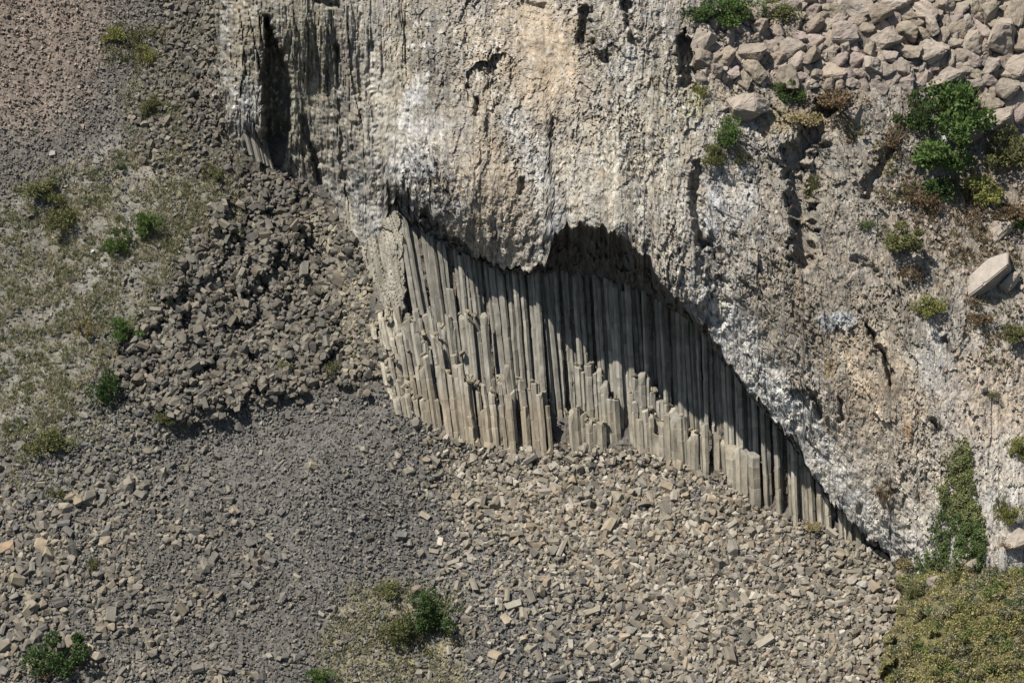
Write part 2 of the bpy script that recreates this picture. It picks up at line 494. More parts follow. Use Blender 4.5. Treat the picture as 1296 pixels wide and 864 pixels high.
# foot of the wall is buried under the talus behind the columns
c = np.ones(PX.shape + (3,)) * alb(116, 112, 106)
for k, rgb, s in (('pink', (138, 126, 114), 1), ('grey', (116, 111, 103), 1), ('dark', (108, 104, 92), 1), ('grass', (134, 130, 118), 1), ('rubble', (98, 93, 85), 1), ('tan', (130, 121, 103), 1),
                  ('strip', (122, 117, 102), 1), ('lowleft', (114, 109, 101), 1), ('right', (128, 117, 100), 1), ('patch', (146, 138, 108), 1)):
    m = soft_poly(PX + 26 * fbm(x / 6, y / 6, 9, 4), PY + 26 * fbm(x / 6, y / 6, 10, 4), Z[k], 26)[..., None] * s
    c = c * (1 - m) + alb(*rgb) * m
sp = fbm(x / 1.0, y / 1.0, 310, 3)
run = fbm((x - .25 * y) / 1.6, y / 16, 312, 4)
c = c * (1 + .3 * run)[..., None]
c = c * .8 * (1 + 0.35 * sp + 0.3 * fbm(x / 5, y / 5, 311, 3))[..., None]
c = paint(c, PX, PY, [(860, 660, 120, 60, 20, (158, 140, 112), .6), (640, 740, 60, 40, 10, (122, 118, 112), .8), (200, 215, 30, 20, 0, (142, 134, 122), .9), (160, 300, 22, 110, 35, (142, 138, 130), .8), (60, 330, 16, 140, 40, (128, 122, 108), .6), (110, 210, 18, 60, 50, (138, 134, 126), .7), (40, 480, 20, 80, 35, (150, 146, 132), .7)])
o = link('talus_slope', mesh_from('talus_slope', P(PX, PY, Wt), quads=grid_quads(*PX.shape), tint=np.clip(c, 0.01, 0.8).reshape(-1, 3)), M_GROUND)
tag(o, kind='structure')

# ------------------------------------------------------------------ cliff sheet with the overhang's underside
px = np.concatenate([np.arange(225, 1305, 1.5), np.arange(1305, 1420, 2.5), np.arange(1420, 1560, 8)])
lipj = pl(px, LIP) + 4.5 * gnoise(px / 12, px * 0, 81) + 4.0 * gnoise(px / 5.5, px * 0, 82) - 7 * np.clip(gnoise(px / 8, px * 0, 84), 0, 1) * np.exp(-((px - 760) / 70) ** 2) + 4 * gnoise(px / 30, px * 0, 83)
lipj = lipj + 9 * (h01(np.floor((px + 3 * gnoise(px / 20, px * 0, 85)) / 8.0), px * 0, 86) - .5) * smooth(495, 510, px) + 5 * (h01(np.floor(px / 4.0), px * 0, 87) - .5)
NT1, NT2, NU = 16, 440, 22
t1 = np.linspace(-200, -12, NT1, endpoint=False)
rows_y = [np.full(px.shape, a) for a in t1]
for k in range(NT2):
    rows_y.append(-12 + (lipj + 12) * (k / (NT2 - 1)))
PY = np.array(rows_y)
PX = np.broadcast_to(px, PY.shape).copy()
W = cliff(PX, PY)
wl = W[-1]
uy = under_y(px)
wb = wall(px, uy) + pl(px, RECESS) + 1.5
wb = np.where((px > 488) & (px < 1121), np.maximum(wb, wl + 1.5), wl + 7)
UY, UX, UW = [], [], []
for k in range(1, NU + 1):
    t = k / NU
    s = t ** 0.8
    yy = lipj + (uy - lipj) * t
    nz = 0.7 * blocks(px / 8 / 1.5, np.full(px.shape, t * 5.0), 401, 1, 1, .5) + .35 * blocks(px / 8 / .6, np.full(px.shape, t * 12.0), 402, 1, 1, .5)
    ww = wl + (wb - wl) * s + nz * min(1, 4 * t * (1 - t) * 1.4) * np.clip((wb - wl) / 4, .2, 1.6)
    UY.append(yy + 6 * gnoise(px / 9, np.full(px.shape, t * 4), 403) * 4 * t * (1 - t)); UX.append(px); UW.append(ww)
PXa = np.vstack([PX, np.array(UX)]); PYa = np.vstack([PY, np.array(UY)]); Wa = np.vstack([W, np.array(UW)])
x, y = PXa / 8, PYa / 8
c = np.ones(PXa.shape + (3,)) * alb(168, 158, 141)
WHT = (212, 209, 202); GRY = (138, 134, 124); TAN = (186, 164, 132); OLV = (146, 138, 112); PALE = (190, 180, 160)
strokes = [
    (350, 90, 120, 210, 0, (138, 131, 112), 1), (300, 70, 24, 120, 0, (158, 146, 122), .8), (262, 100, 26, 170, 0, (122, 117, 104), .9), (284, 40, 6, 50, 0, (160, 157, 150), .5), (310, 135, 22, 34, 0, (160, 158, 152), .8),
    (395, 60, 30, 110, 0, (148, 140, 114), .6), (440, 120, 22, 130, 0, (134, 126, 112), .8), (470, 90, 22, 120, -5, (180, 172, 154), .8), (510, 70, 18, 90, 5, (158, 148, 122), .7), (555, 60, 22, 110, 0, (140, 132, 118), .7),
    (450, 245, 40, 50, 20, (150, 146, 134), .8), (482, 340, 26, 110, -10, (170, 168, 158), .85), (520, 130, 12, 45, 20, WHT, .6), (535, 175, 24, 34, 30, (190, 187, 180), .6), (520, 210, 30, 25, 0, (165, 165, 162), .7), (560, 215, 30, 22, 0, (120, 118, 114), .6),
    (690, 70, 55, 75, -15, (196, 172, 138), .9), (640, 110, 60, 110, 0, (176, 158, 130), .6), (670, 200, 22, 90, -22, (196, 192, 182), .7), (610, 250, 60, 60, 0, (186, 166, 134), .7), (560, 265, 25, 25, 30, (150, 148, 142), .7),
    (760, 60, 36, 50, 0, (142, 132, 112), .8), (800, 90, 20, 40, 0, (182, 178, 168), .6), (790, 190, 70, 70, 0, (180, 170, 146), .7), (840, 130, 40, 80, 0, (178, 166, 140), .6), (760, 260, 70, 26, 0, (186, 176, 156), .7), (705, 290, 12, 26, 20, (185, 186, 184), .8),
    (860, 310, 20, 70, 0, PALE, .6), (935, 255, 24, 46, 20, (206, 201, 190), .7), (900, 275, 12, 50, 10, (200, 200, 198), .7), (905, 350, 14, 50, 0, (112, 112, 112), .6), (950, 240, 16, 26, 0, (216, 212, 204), .6),
    (985, 505, 150, 26, 52, (216, 212, 203), .95), (1040, 595, 150, 30, 55, (212, 208, 198), .95), (930, 420, 80, 28, 55, (208, 203, 192), .9), (1100, 650, 80, 34, 60, (206, 202, 192), .9), (1150, 600, 40, 110, -10, (188, 176, 154), .6), (1180, 690, 30, 50, 0, (198, 192, 182), .7),
    (1010, 300, 70, 130, 0, (150, 139, 120), .7), (1030, 390, 80, 80, 20, (152, 138, 116), .7), (1105, 545, 80, 120, -12, (184, 170, 149), .7), (1110, 480, 60, 90, -15, (186, 164, 132), .8), (1062, 405, 22, 14, 0, (190, 196, 198), .7), (1140, 400, 40, 60, 0, (162, 152, 132), .6), (1180, 440, 30, 50, 0, (182, 178, 168), .5),
    (1206, 500, 22, 60, -20, (206, 202, 194), .6), (1270, 620, 34, 90, 0, (186, 178, 164), .8), (1250, 500, 60, 70, 0, (184, 164, 138), .8), (1105, 263, 16, 12, 0, (214, 212, 208), .9), (1196, 170, 8, 18, 0, (206, 206, 206), .9),
    (1100, 210, 70, 70, -30, (150, 140, 123), .8), (1200, 300, 120, 110, 0, (146, 133, 114), .9), (1040, 130, 60, 40, 0, (142, 124, 98), .8), (1260, 230, 60, 60, 0, (138, 122, 98), .7), (1150, 340, 50, 60, 0, (156, 142, 122), .6), (1120, 620, 16, 30, -20, (136, 122, 96), .7),
    (1050, 460, 6, 18, -10, (158, 132, 74), .7), (1150, 545, 4, 10, 0, (170, 124, 60), .8), (930, 120, 40, 30, 0, (160, 144, 122), .8), (1080, 50, 200, 60, 0, (120, 108, 95), .9), (1240, 80, 90, 60, 0, (120, 108, 95), .8), (985, 150, 30, 20, 0, (150, 134, 92), .8), (880, 130, 16, 20, 0, (150, 146, 96), .6),  # broad dark brown strokes paint gap shade onto the ground between boulders
]
c = paint(c, PXa, PYa, strokes)
wx, wy = x + 0.4 * fbm(x, y, 420, 2), y + .4 * fbm(x, y, 421, 2)
ms = ((1 - smooth(480, 590, PXa)) * (1 - smooth(260, 300, PYa) * smooth(480, 512, PXa)))
f_iso = fbm(wx / 0.8, wy / 1.3, 410, 3); f_str = fbm(x / 0.5, y / 7.0, 411, 3)
f_rgt = fbm((wx * .866 - wy * .5) / .6, (wx * .5 + wy * .866) / 3.2, 412, 3)
mr = smooth(860, 930, PXa) * (1 - smooth(1180, 1290, PXa))
f_ver = fbm(wx / .34, wy / 2.6, 427, 3)
f_iso = .55 * f_iso + .7 * f_ver
f = (f_iso * (1 - .6 * mr) + f_rgt * .6 * mr) * (1 - ms) + f_str * ms
c = c * (1 + 0.62 * f + 0.25 * fbm(x / 4, y / 6, 413, 3))[..., None]
run = fbm(x / 1.1, y / 24, 430, 4) * (1 - mr) + fbm((x * .866 - y * .5) / 1.1, (x * .5 + y * .866) / 22, 431, 4) * mr
c = c * (1 + .55 * run)[..., None]
m = (smooth(.12, .45, fbm(x / .8, y / 18, 432, 3)) * smooth(-.1, .4, fbm(x / 9, y / 9, 433, 2)) * .75)[..., None] * (1 - mr)[..., None]
c = c * (1 - m) + alb(120, 113, 100) * m
# mineral crust: white flecks and dark weathered flecks
fl = fbm(wx / 0.45, wy / 1.1, 414, 2); zone = smooth(-.15, .45, fbm(x / 9, y / 12, 415, 3))
zz = sum(np.exp(-((PXa - a) / ra) ** 2 - ((PYa - b) / rb_) ** 2) for a, b, ra, rb_ in ((535, 200, 45, 55), (520, 245, 40, 25), (565, 240, 50, 25), (905, 370, 22, 60), (890, 270, 16, 50), (770, 60, 40, 50), (800, 200, 60, 40), (940, 450, 30, 40), (1000, 540, 40, 40), (440, 230, 30, 40), (320, 130, 26, 40)))
zz = np.clip(zz + .15 * gnoise(PXa / 9, PYa / 9, 440), 0, 1)
c = c * (1 + .9 * zz * fbm(wx / .5, wy / .8, 441, 2))[..., None]
m = (smooth(.22 - .12 * zz, .45 - .12 * zz, fl) * (1 - .6 * smooth(0, 90, PXa - 60 - np.interp(PYa, [380, 480, 560, 640, 700], [870, 940, 1010, 1060, 1120]))) * (.35 + .55 * zone))[..., None]
c = c * (1 - m) + alb(214, 210, 202) * m
fd = fbm(wx / 0.42, wy / 1.2, 416, 2)
m = (smooth(.25 - .17 * zz, .5 - .2 * zz, fd) * np.maximum(.9 * zz, .25 + .5 * smooth(-.1, .4, fbm(x / 10, y / 10, 417, 3))))[..., None]
c = c * (1 - m) + alb(76, 73, 68) * m
hue = fbm(x / 2.5, y / 3.5, 418, 3)
c = c * (1 + hue[..., None] * np.array([.10, .02, -.12]))
rust = (smooth(.32, .6, fbm(wx / 1.6, wy / 2.4, 425, 3)) * .6)[..., None]
c = c * (1 - rust) + alb(176, 150, 116) * rust
lum = c.mean(-1, keepdims=True); c = lum + (c - lum) * .74
# underside and cave roof: dark rock, with their shade tinted in as darker grey
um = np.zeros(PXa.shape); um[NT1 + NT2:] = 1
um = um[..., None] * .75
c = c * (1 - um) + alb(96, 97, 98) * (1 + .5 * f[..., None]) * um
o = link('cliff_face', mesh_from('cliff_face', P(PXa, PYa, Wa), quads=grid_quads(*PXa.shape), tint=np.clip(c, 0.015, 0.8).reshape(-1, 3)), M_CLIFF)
tag(o, kind='structure')

# ------------------------------------------------------------------ rock behind the columns
px = np.arange(436, 1130, 3.0); tt = np.linspace(0, 1, 110)
top = under_y(px) - 40
bot = pl(px, CONTACT) + 50
PY = top[None] + (bot - top)[None] * tt[:, None]; PX = np.broadcast_to(px, PY.shape)
W = wall(PX, PY) + pl(PX, RECESS) + 1.0 + .4 * blocks(PX / 8 / 1.1, PY / 8 / 6, 501, 1, 1, .5) + .2 * blocks(PX / 8 / .6, PY / 8 / .9, 502, 1, 1, .5)
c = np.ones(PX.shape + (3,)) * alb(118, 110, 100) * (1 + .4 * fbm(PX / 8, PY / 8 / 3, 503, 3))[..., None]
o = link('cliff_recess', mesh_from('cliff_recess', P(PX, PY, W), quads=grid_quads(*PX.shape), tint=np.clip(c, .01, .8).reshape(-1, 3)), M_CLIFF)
tag(o, kind='structure')

# pale spur at the left end of the wall, running down from the cliff
px = np.arange(436, 522, 1.3); py = np.arange(240, 470, 1.6)
PX, PY = np.meshgrid(px, py)
x, y = PX / 8, PY / 8
edge = np.interp(PY, [240, 300, 360, 420, 450, 470], [503, 508, 512, 510, 502, 494]) + 5 * gnoise(PX / 9, PY / 11, 511)
lx = x - .21 * y + .3 * gnoise(x / 3, y / 9, 512)
W = wall(PX, PY) + pl(PX, RECESS) - 1.15 + .25 * fbm(lx / .6, y / 8, 513, 3) + .42 * blocks(lx / 1.3, y / 14, 514, 1, 1.4, .8, .15) + .22 * blocks(lx / .6, y / 4, 515, 1, 1.2, .8, .2) + .05 * blocks(lx / .4, y / 1.6, 516, 1, 1, 1, .2)
W = W + np.clip(PX - edge, 0, None) * .55 + np.clip(282 - PY, 0, None) * .03 + np.clip(PY - 436 + 8 * gnoise(PX / 7, PY / 7, 517), 0, None) * .4
c = np.ones(PX.shape + (3,)) * alb(156, 150, 136) * (1 + .5 * fbm(lx / .45, y / 6, 518, 3) + .3 * fbm(x / 2, y / 4, 519, 3))[..., None]
m = (smooth(.1, .5, fbm(lx / .8, y / 5, 520, 3)) * .7)[..., None]
c = c * (1 - m) + alb(128, 122, 106) * m
o = link('cliff_spur', mesh_from('cliff_spur', P(PX, PY, W), quads=grid_quads(*PX.shape), tint=np.clip(c, .02, .8).reshape(-1, 3)), M_COLUMN)
tag(o, kind='structure')

# ------------------------------------------------------------------ knoll in the lower right corner
px = np.arange(1090, 1560, 4.0); py = np.arange(660, 1040, 4.0)
PX, PY = np.meshgrid(px, py)
KN_EDGE = [(1148, 745), (1140, 790), (1126, 860), (1100, 1040)]
KN_TOP = [(1090, 745), (1148, 738), (1175, 728), (1200, 718), (1240, 708), (1300, 702), (1560, 690)]


def knoll(PX, PY):
    w = -40 - 0.075 * (PY - 720) - 0.01 * (PX - 1200)
    le = np.interp(PY, [660, 745, 790, 860, 1040], [1160, 1150, 1142, 1128, 1100])
    d = (PX + 22 * fbm(PX / 30, PY / 22, 600, 3) - le)
    w = w + np.where(d < 0, -d * .9, 0) + 5 * (1 - smooth(0, 60, d))
    te = pl(PX, KN_TOP)
    e = (PY + 4 * gnoise(PX / 20, PY / 20, 601) - te)
    w = w + np.where(e < 0, -e * .9, 0) + 5 * (1 - smooth(0, 60, e))
    return w + .8 * fbm(PX / 40, PY / 40, 602, 3)


c = np.ones(PX.shape + (3,)) * alb(112, 106, 76) * (1 + .4 * fbm(PX / 12, PY / 12, 603, 3))[..., None]
o = link('hillock', mesh_from('hillock', P(PX, PY, knoll(PX, PY)), quads=grid_quads(*PX.shape), tint=np.clip(c, .01, .8).reshape(-1, 3)), M_GROUND)
tag(o, kind='structure')

ORD = ['', 'second ', 'third ', 'fourth ', 'fifth ', 'sixth ', 'seventh ', 'eighth ', 'ninth ', 'tenth ', 'eleventh ', 'twelfth ', 'thirteenth ', 'fourteenth ']

# ------------------------------------------------------------------ basalt columns
LEAN = [(440, 11), (500, 10), (560, 7.5), (620, 5.5), (700, 4), (800, 2.8), (900, 2.2), (1000, 2), (1100, 3)]
COLS = []


def add_column(ptop, ytop, depth, width, kind, seedv, hmax=1e9):
    rr = np.random.default_rng(seedv)
    la = math.tan(math.radians(float(pl(ptop, LEAN)) + rr.normal(0, .5)))
    yb = float(pl(ptop + la * 150, CONTACT))
    pb = ptop + la * (yb - ytop)
    yb = min(float(pl(pb, CONTACT)) + 22, ytop + hmax)
    pb = ptop + la * (yb - ytop)
    if yb - ytop < 8:
        return
    n = rr.choice([5, 6, 6, 6, 7])
    ang = np.sort((np.arange(n) + rr.uniform(-.2, .2, n)) / n * 2 * np.pi - np.pi / 2 + rr.normal(0, .22))
    rad = width / 2 * rr.uniform(.9, 1.12, n)
    H = (yb - ytop) / 8
    ns = max(3, int(H / 1.6))
    ts = np.linspace(0, 1, ns + 1)
    wob = 0.05 * np.cumsum(rr.normal(0, 1, ns + 1)) * .6; wob -= np.linspace(wob[0], wob[-1], ns + 1)
    rings, cols = [], []
    c0 = {'lit': np.array(alb(150, 145, 133)), 'tan': np.array(alb(152, 144, 129)), 'grey': np.array(alb(150, 145, 132))}[kind]
    if ptop < 505:
        c0 = c0 * .4 + np.array(alb(168, 164, 152)) * .6
    c0 = c0 * rr.uniform(.82, 1.16)
    seq = []
    for k, t in enumerate(ts):
        seq.append((t, 1.0, 0))
        if 0 < k < ns and rr.random() < .6:
            seq[-1] = (t - .004, 1.0, 0); seq.append((t + .004, rr.uniform(.92, 1.05), rr.normal(0, .045)))
    seq[-1] = (1 - .16 / H, 1.0, 0); seq.append((1.0, .86, 0))
    tl = rr.normal(0, .45, 2)
    for t, sc, off in seq:
        yy = yb + (ytop - yb) * t; pp = pb + (ptop - pb) * t
        ww = float(wall(pp, yy)) + float(pl(pp, RECESS)) - depth
        ctr = P(pp, yy, ww)
        k = rad * sc * (1 + .13 * t)
        wv = np.interp(t, ts, wob)
        ring = ctr + np.outer(np.cos(ang) * k + wv + off, RT) + np.outer(np.sin(ang) * k, np.array([0, 1, 0]))
        if t > 1 - .2 / H - 1e-6:
            ring[:, 2] += tl[0] * np.cos(ang) * k + tl[1] * np.sin(ang) * k
        rings.append(ring)
        warm = np.array([1.05, 1.0, .93]) if t * H < 9 else np.array([1, 1, 1])
        cols.append(np.tile(c0 * warm * (1 + .14 * rr.normal()), (n, 1)) * rr.uniform(.9, 1.1, (n, 1)))
    V = np.vstack(rings); tint = np.vstack(cols)
    m = len(rings)
    q = []
    for a in range(m - 1):
        for i in range(n):
            j = (i + 1) % n
            q.append((a * n + i, a * n + j, (a + 1) * n + j, (a + 1) * n + i))
    org = P(pb, yb, float(wall(pb, yb)) + float(pl(pb, RECESS)) - depth)
    me = mesh_from('basalt_column', V - org, faces=[list(range((m - 1) * n, m * n)), list(range(n - 1, -1, -1))], quads=np.array(q), tint=np.clip(tint, .01, .8))
    o = link('basalt_column', me, M_COLUMN, loc=org)
    COLS.append(dict(o=o, px=ptop, py=ytop, kind=kind, depth=depth, H=H))


def col_row(name, x0, x1, prof, depth, width, kind, jy=4, jd=.35, skip=0.0, sd=0):
    rr = np.random.default_rng(sd)
    xx = x0
    while xx < x1:
        wdt = width * rr.uniform(.78, 1.25)
        pw = wdt * 8.2
        if rr.random() > skip:
            add_column(xx + pw / 2, float(pl(xx + pw / 2, prof)) + rr.normal(0, jy), depth + rr.normal(0, jd), wdt * 1.16, kind, int(rr.integers(1 << 30)))
            COLS[-1]['row'] = name
        xx += pw * .93


col_row('back', 503, 1095, [(a, b - 4) for a, b in COLTOP], 0.0, .68, 'lit', jy=4, jd=.75, skip=.17, sd=5)
col_row('mid', 487, 612, [(485, 425), (500, 408), (540, 400), (575, 405), (612, 411)], 1.5, .72, 'grey', jy=11, jd=.5, skip=.06, sd=6)
col_row('mid', 490, 560, [(474, 425), (500, 434), (520, 424), (545, 441), (560, 466)], 2.6, .7, 'grey', jy=14, jd=.5, skip=.1, sd=7)
col_row('low', 514, 692, [(500, 470), (520, 465), (560, 468), (600, 478), (630, 492), (645, 486), (668, 486), (692, 517)], 3.2, .74, 'tan', jy=15, jd=.55, skip=.16, sd=8)
col_row('low', 535, 652, [(512, 490), (560, 476), (600, 498), (620, 505), (652, 530)], 4.2, .74, 'tan', jy=19, jd=.45, skip=.14, sd=9)
col_row('cluster', 727, 782, [(728, 470), (740, 464), (758, 474), (765, 498), (782, 506)], 1.9, .82, 'grey', jy=6, jd=.25, sd=10)
col_row('cluster', 719, 762, [(722, 519), (735, 521), (745, 530), (762, 537)], 3.0, .98, 'grey', jy=3, jd=.2, sd=12)
col_row('group', 794, 852, [(794, 492), (805, 479), (815, 475), (830, 490), (842, 511), (852, 531)], 1.7, .78, 'lit', jy=8, jd=.25, sd=13)
col_row('group', 798, 892, [(798, 520), (825, 532), (855, 536), (875, 541), (892, 549)], 2.6, .86, 'lit', jy=10, jd=.25, skip=.1, sd=14)
col_row('right', 902, 965, [(902, 553), (925, 560), (965, 578)], 1.0, 1.2, 'lit', jy=3, jd=.3, skip=.25, sd=15)
rr = np.random.default_rng(88)
for k in range(46):
    # the left end of the wall breaks down into stubs
    b = rr.uniform(385, 512); a = float(np.interp(b, [385, 440, 500, 530], [472, 480, 500, 530])) + rr.uniform(-6, 30)
    hh = rr.uniform(14, 34)
    dep = float(wall(a, b) + pl(a, RECESS) - talus(np.array([a]), np.array([b + hh * .7]))[0]) + .2
    add_column(a, b, max(dep, 1.0), rr.uniform(.6, 1.0), 'grey', 5000 + k, hh + 10)
    COLS[-1]['row'] = 'end'
add_column(569, 365, .9, 1.2, 'grey', 991); COLS[-1]['row'] = 'single'
for i, (a, b) in enumerate(((306, 150), (311, 155), (316, 158), (321, 160), (326, 163), (331, 167))):
    # short columns at the foot of the left buttress
    rr = np.random.default_rng(700 + i)
    n = 6; ang = (np.arange(n) + rr.uniform(-.2, .2, n)) / n * 2 * np.pi
    L = 46; rings = []
    for t in (0, .3, .6, .97, 1):
        pp = a + 12 * (1 - t); yy = b + L * (1 - t)
        ctr = P(pp, yy, float(cliff(np.array([a + 6.0]), np.array([b + 20.0]), False)[0]) + .12)
        k = (.36 + .05 * (i % 3)) * (1 if t < 1 else .8)
        rings.append(ctr + np.outer(np.cos(ang) * k, RT) + np.outer(np.sin(ang) * k, np.array([0, 1, 0])))
    V = np.vstack(rings); q = []
    for s in range(len(rings) - 1):
        for j in range(n):
            q.append((s * n + j, s * n + (j + 1) % n, (s + 1) * n + (j + 1) % n, (s + 1) * n + j))
    org = rings[0].mean(0)
    o = link('basalt_column', mesh_from('basalt_column', V - org, faces=[list(range(4 * n, 5 * n)), list(range(n - 1, -1, -1))], quads=np.array(q), tint=np.tile(alb(146, 141, 130) * rr.uniform(.8, 1.1), (len(V), 1))), M_COLUMN, loc=org)
    COLS.append(dict(o=o, px=a, py=b, kind='grey', depth=0, H=6, row='buttress'))

# column labels: counted from something one can find
REFS = [(470, 'the pale wing at the left end of the wall'), (560, 'the lone broken stump below the left roof'), (640, 'the tip of the rock nose'),
        (712, 'the wide dark gap in the wall'), (790, 'the shaded cave roof'), (870, 'the right foot of the cave'), (960, 'the descending edge of the overhang'), (1040, 'the narrow dark corner at the right end')]
ROWTXT = {'back': ('full-height basalt column', 'columns of the tall rear wall'), 'mid': ('short grey column stub on the upper broken ledge', 'stubs on the upper broken ledge'),
          'low': ('tan broken column of the lower left step', 'columns of the lower left step'), 'cluster': ('round-topped column of the cluster right of the dark gap', 'cluster right of the dark gap'),
          'group': ('broken column in the stepped group below the cave', 'stepped group below the cave'), 'right': ('broken column at the foot of the shaded right wall', 'broken columns of the right wall'),
          'end': ('short stub in the crumbling left end of the wall', 'stubs of the crumbling left end'),
          'buttress': ('thin pale column at the foot of the left buttress', 'thin columns of the left buttress')}
byrow = {}
for d in COLS:
    byrow.setdefault(d['row'], []).append(d)
for row, L in byrow.items():
    if row == 'single':
        tag(L[0]['o'], 'lone broken column stump standing free against the tall wall', 'column', 'basalt columns of the cliff', 'thing')
        continue
    txt, grp = ROWTXT[row]
    if row == 'back':
        sec = {}
        for d in L:
            k = min(range(len(REFS)), key=lambda i: abs(REFS[i][0] - d['px']))
            sec.setdefault((k, d['px'] >= REFS[k][0]), []).append(d)
        for (k, rgt), S in sec.items():
            S.sort(key=lambda d: abs(d['px'] - REFS[k][0]))
            for i, d in enumerate(S):
                tag(d['o'], kind='thing', label=f"{ORD[i] or 'first '}tall column {'right' if rgt else 'left'} of {REFS[k][1]}", cat='column', group=grp)
    else:
        L.sort(key=lambda d: (d['depth'] > np.mean([e['depth'] for e in L]), d['px']))
        half = {}
        for d in L:
            half.setdefault(d['depth'] > np.mean([e['depth'] for e in L]) if row not in ('right', 'buttress') else 0, []).append(d)
        for fr, S in half.items():
            S.sort(key=lambda d: d['px'])
            for i, d in enumerate(S):
                w = '' if len(half) == 1 else ('front-row ' if fr else 'rear-row ')
                g2 = grp
                if i < 7:
                    od = (ORD[i] or 'leftmost ').strip()
                    lab = f"{w}{txt}, {od}{' from its left end' if i else ''}"
                elif len(S) - i > 7:
                    lab = f"{w}{txt}, well inside the row"; g2 = grp + (', inner ' + w).rstrip(' ')
                else:
                    od = (ORD[len(S) - 1 - i] or 'rightmost ').strip()
                    lab = f"{w}{txt}, {od}{' from its right end' if len(S) - 1 - i else ''}"
                tag(d['o'], lab, 'column', g2, 'thing')


# ------------------------------------------------------------------ stones
def hull_mesh(pts):
    bm = bmesh.new()
    for p in pts:
        bm.verts.new(p)
    r = bmesh.ops.convex_hull(bm, input=bm.verts)
    bmesh.ops.delete(bm, geom=[v for v in bm.verts if not v.link_faces], context='VERTS')
    bmesh.ops.recalc_face_normals(bm, faces=bm.faces)
    bm.verts.index_update()
    V = np.array([v.co[:] for v in bm.verts]); T = []
    for f in bm.faces:
        vs = [v.index for v in f.verts]
        for k in range(1, len(vs) - 1):
            T.append((vs[0], vs[k], vs[k + 1]))
    bm.free()
    return V, np.array(T)


def rnd_stone(rr, n, flat=(1, .8, .62)):
    d = rr.normal(size=(n, 3)); d /= np.linalg.norm(d, axis=1)[:, None]
    d = np.sign(d) * np.abs(d) ** .75
    return hull_mesh(d * np.array(flat) * rr.uniform(.82, 1.1, (n, 1)) * .5 * 1.15)


def rnd_prism(rr, aspect):
    n = rr.choice([5, 6, 6]); a = (np.arange(n) + rr.uniform(-.25, .25, n)) / n * 2 * np.pi
    r = .5 / aspect * rr.uniform(.85, 1.15, n)
    pts = []
    for s in (-.5, .5):
        tl = rr.normal(0, .25, 2)
        for q in (0, 1):
            rr_ = r * (1 if q == 0 else .82)
            xx = s * (.93 if q == 0 else 1.0)
            for i in range(n):
                yv, zv = rr_[i] * math.cos(a[i]), rr_[i] * math.sin(a[i])
                pts.append((xx + (tl[0] * yv + tl[1] * zv) * .8, yv, zv))
    return hull_mesh(pts)


rs = np.random.default_rng(77)
GRAVEL = [rnd_stone(rs, 8) for _ in range(8)]
CHUNK = [rnd_stone(rs, 14, (1, .85, .7)) for _ in range(12)]
PRISM = [rnd_prism(rs, rs.uniform(1.1, 2.2)) for _ in range(12)]
LONG = [rnd_prism(rs, rs.uniform(3.2, 5.0)) for _ in range(4)]
LIB = GRAVEL + CHUNK + PRISM + LONG
iG, iC, iP, iL = range(0, 8), range(8, 20), range(20, 32), range(32, 36)


def rand_rot(n, rr):
    q = rr.normal(size=(n, 4)); q /= np.linalg.norm(q, axis=1)[:, None]
    w, x, y, z = q.T
    return np.stack([np.stack([1 - 2 * (y * y + z * z), 2 * (x * y - z * w), 2 * (x * z + y * w)], -1),
                     np.stack([2 * (x * y + z * w), 1 - 2 * (x * x + z * z), 2 * (y * z - x * w)], -1),
                     np.stack([2 * (x * z - y * w), 2 * (y * z + x * w), 1 - 2 * (x * x + y * y)], -1)], 1)


SLN = np.array([0, -math.sin(math.radians(36)), math.cos(math.radians(36))]); SLU = np.array([0, math.cos(math.radians(36)), math.sin(math.radians(36))])


def lie_rot(n, rr, tilt=.35):
    th = rr.uniform(0, 2 * np.pi, n)
    a = np.cos(th)[:, None] * RT + np.sin(th)[:, None] * SLU + rr.normal(0, tilt, n)[:, None] * SLN
    a /= np.linalg.norm(a, axis=1)[:, None]
    up = SLN + rr.normal(0, .5, (n, 3))
    b = np.cross(up, a); b /= np.linalg.norm(b, axis=1)[:, None]
    c = np.cross(a, b)
    return np.stack([a, b, c], -1)


S = dict(px=[], py=[], size=[], var=[], col=[], zone=[])


def scatter(poly, n, med, sig, lo, hi, kinds, cols, seed, zone, feather=6, keep=None):
    """stones of one part of the slope: sizes in photo px (8.2 px to the metre)"""
    rr = np.random.default_rng(seed)
    p = np.array(poly); x0, y0 = p.min(0); x1, y1 = p.max(0)
    e = 2.5 * feather
    x0, y0, x1, y1 = max(x0 - e, -70), max(y0 - e, -60), min(x1 + e, 1200), min(y1 + e, 930)
    ar = 0.5 * abs(sum(p[i][0] * p[(i + 1) % len(p)][1] - p[(i + 1) % len(p)][0] * p[i][1] for i in range(len(p))))
    X = rr.uniform(x0, x1, n * 6); Y = rr.uniform(y0, y1, n * 6)
    jx = X + rr.normal(0, feather, n * 6); jy = Y + rr.normal(0, feather, n * 6)
    m = inside(jx, jy, poly)
    if keep is not None:
        m &= keep(X, Y, rr)
    X, Y = X[m][:n], Y[m][:n]
    k = len(X)
    s = np.clip(np.exp(rr.normal(math.log(med), sig, k)), lo, hi)
    var = np.array([rr.choice(kinds[i]) for i in rr.integers(0, len(kinds), k)])
    cc = np.array([alb(*c) for c in cols])[rr.integers(0, len(cols), k)] * rr.uniform(.72, 1.28, (k, 1))
    S['px'].append(X); S['py'].append(Y); S['size'].append(s); S['var'].append(var); S['col'].append(cc); S['zone'] += [zone] * k


def clump(seed, sc=40, th=0.0):
    return lambda X, Y, rr: fbm(X / sc, Y / sc, seed, 3) + rr.normal(0, .12, X.shape) > th


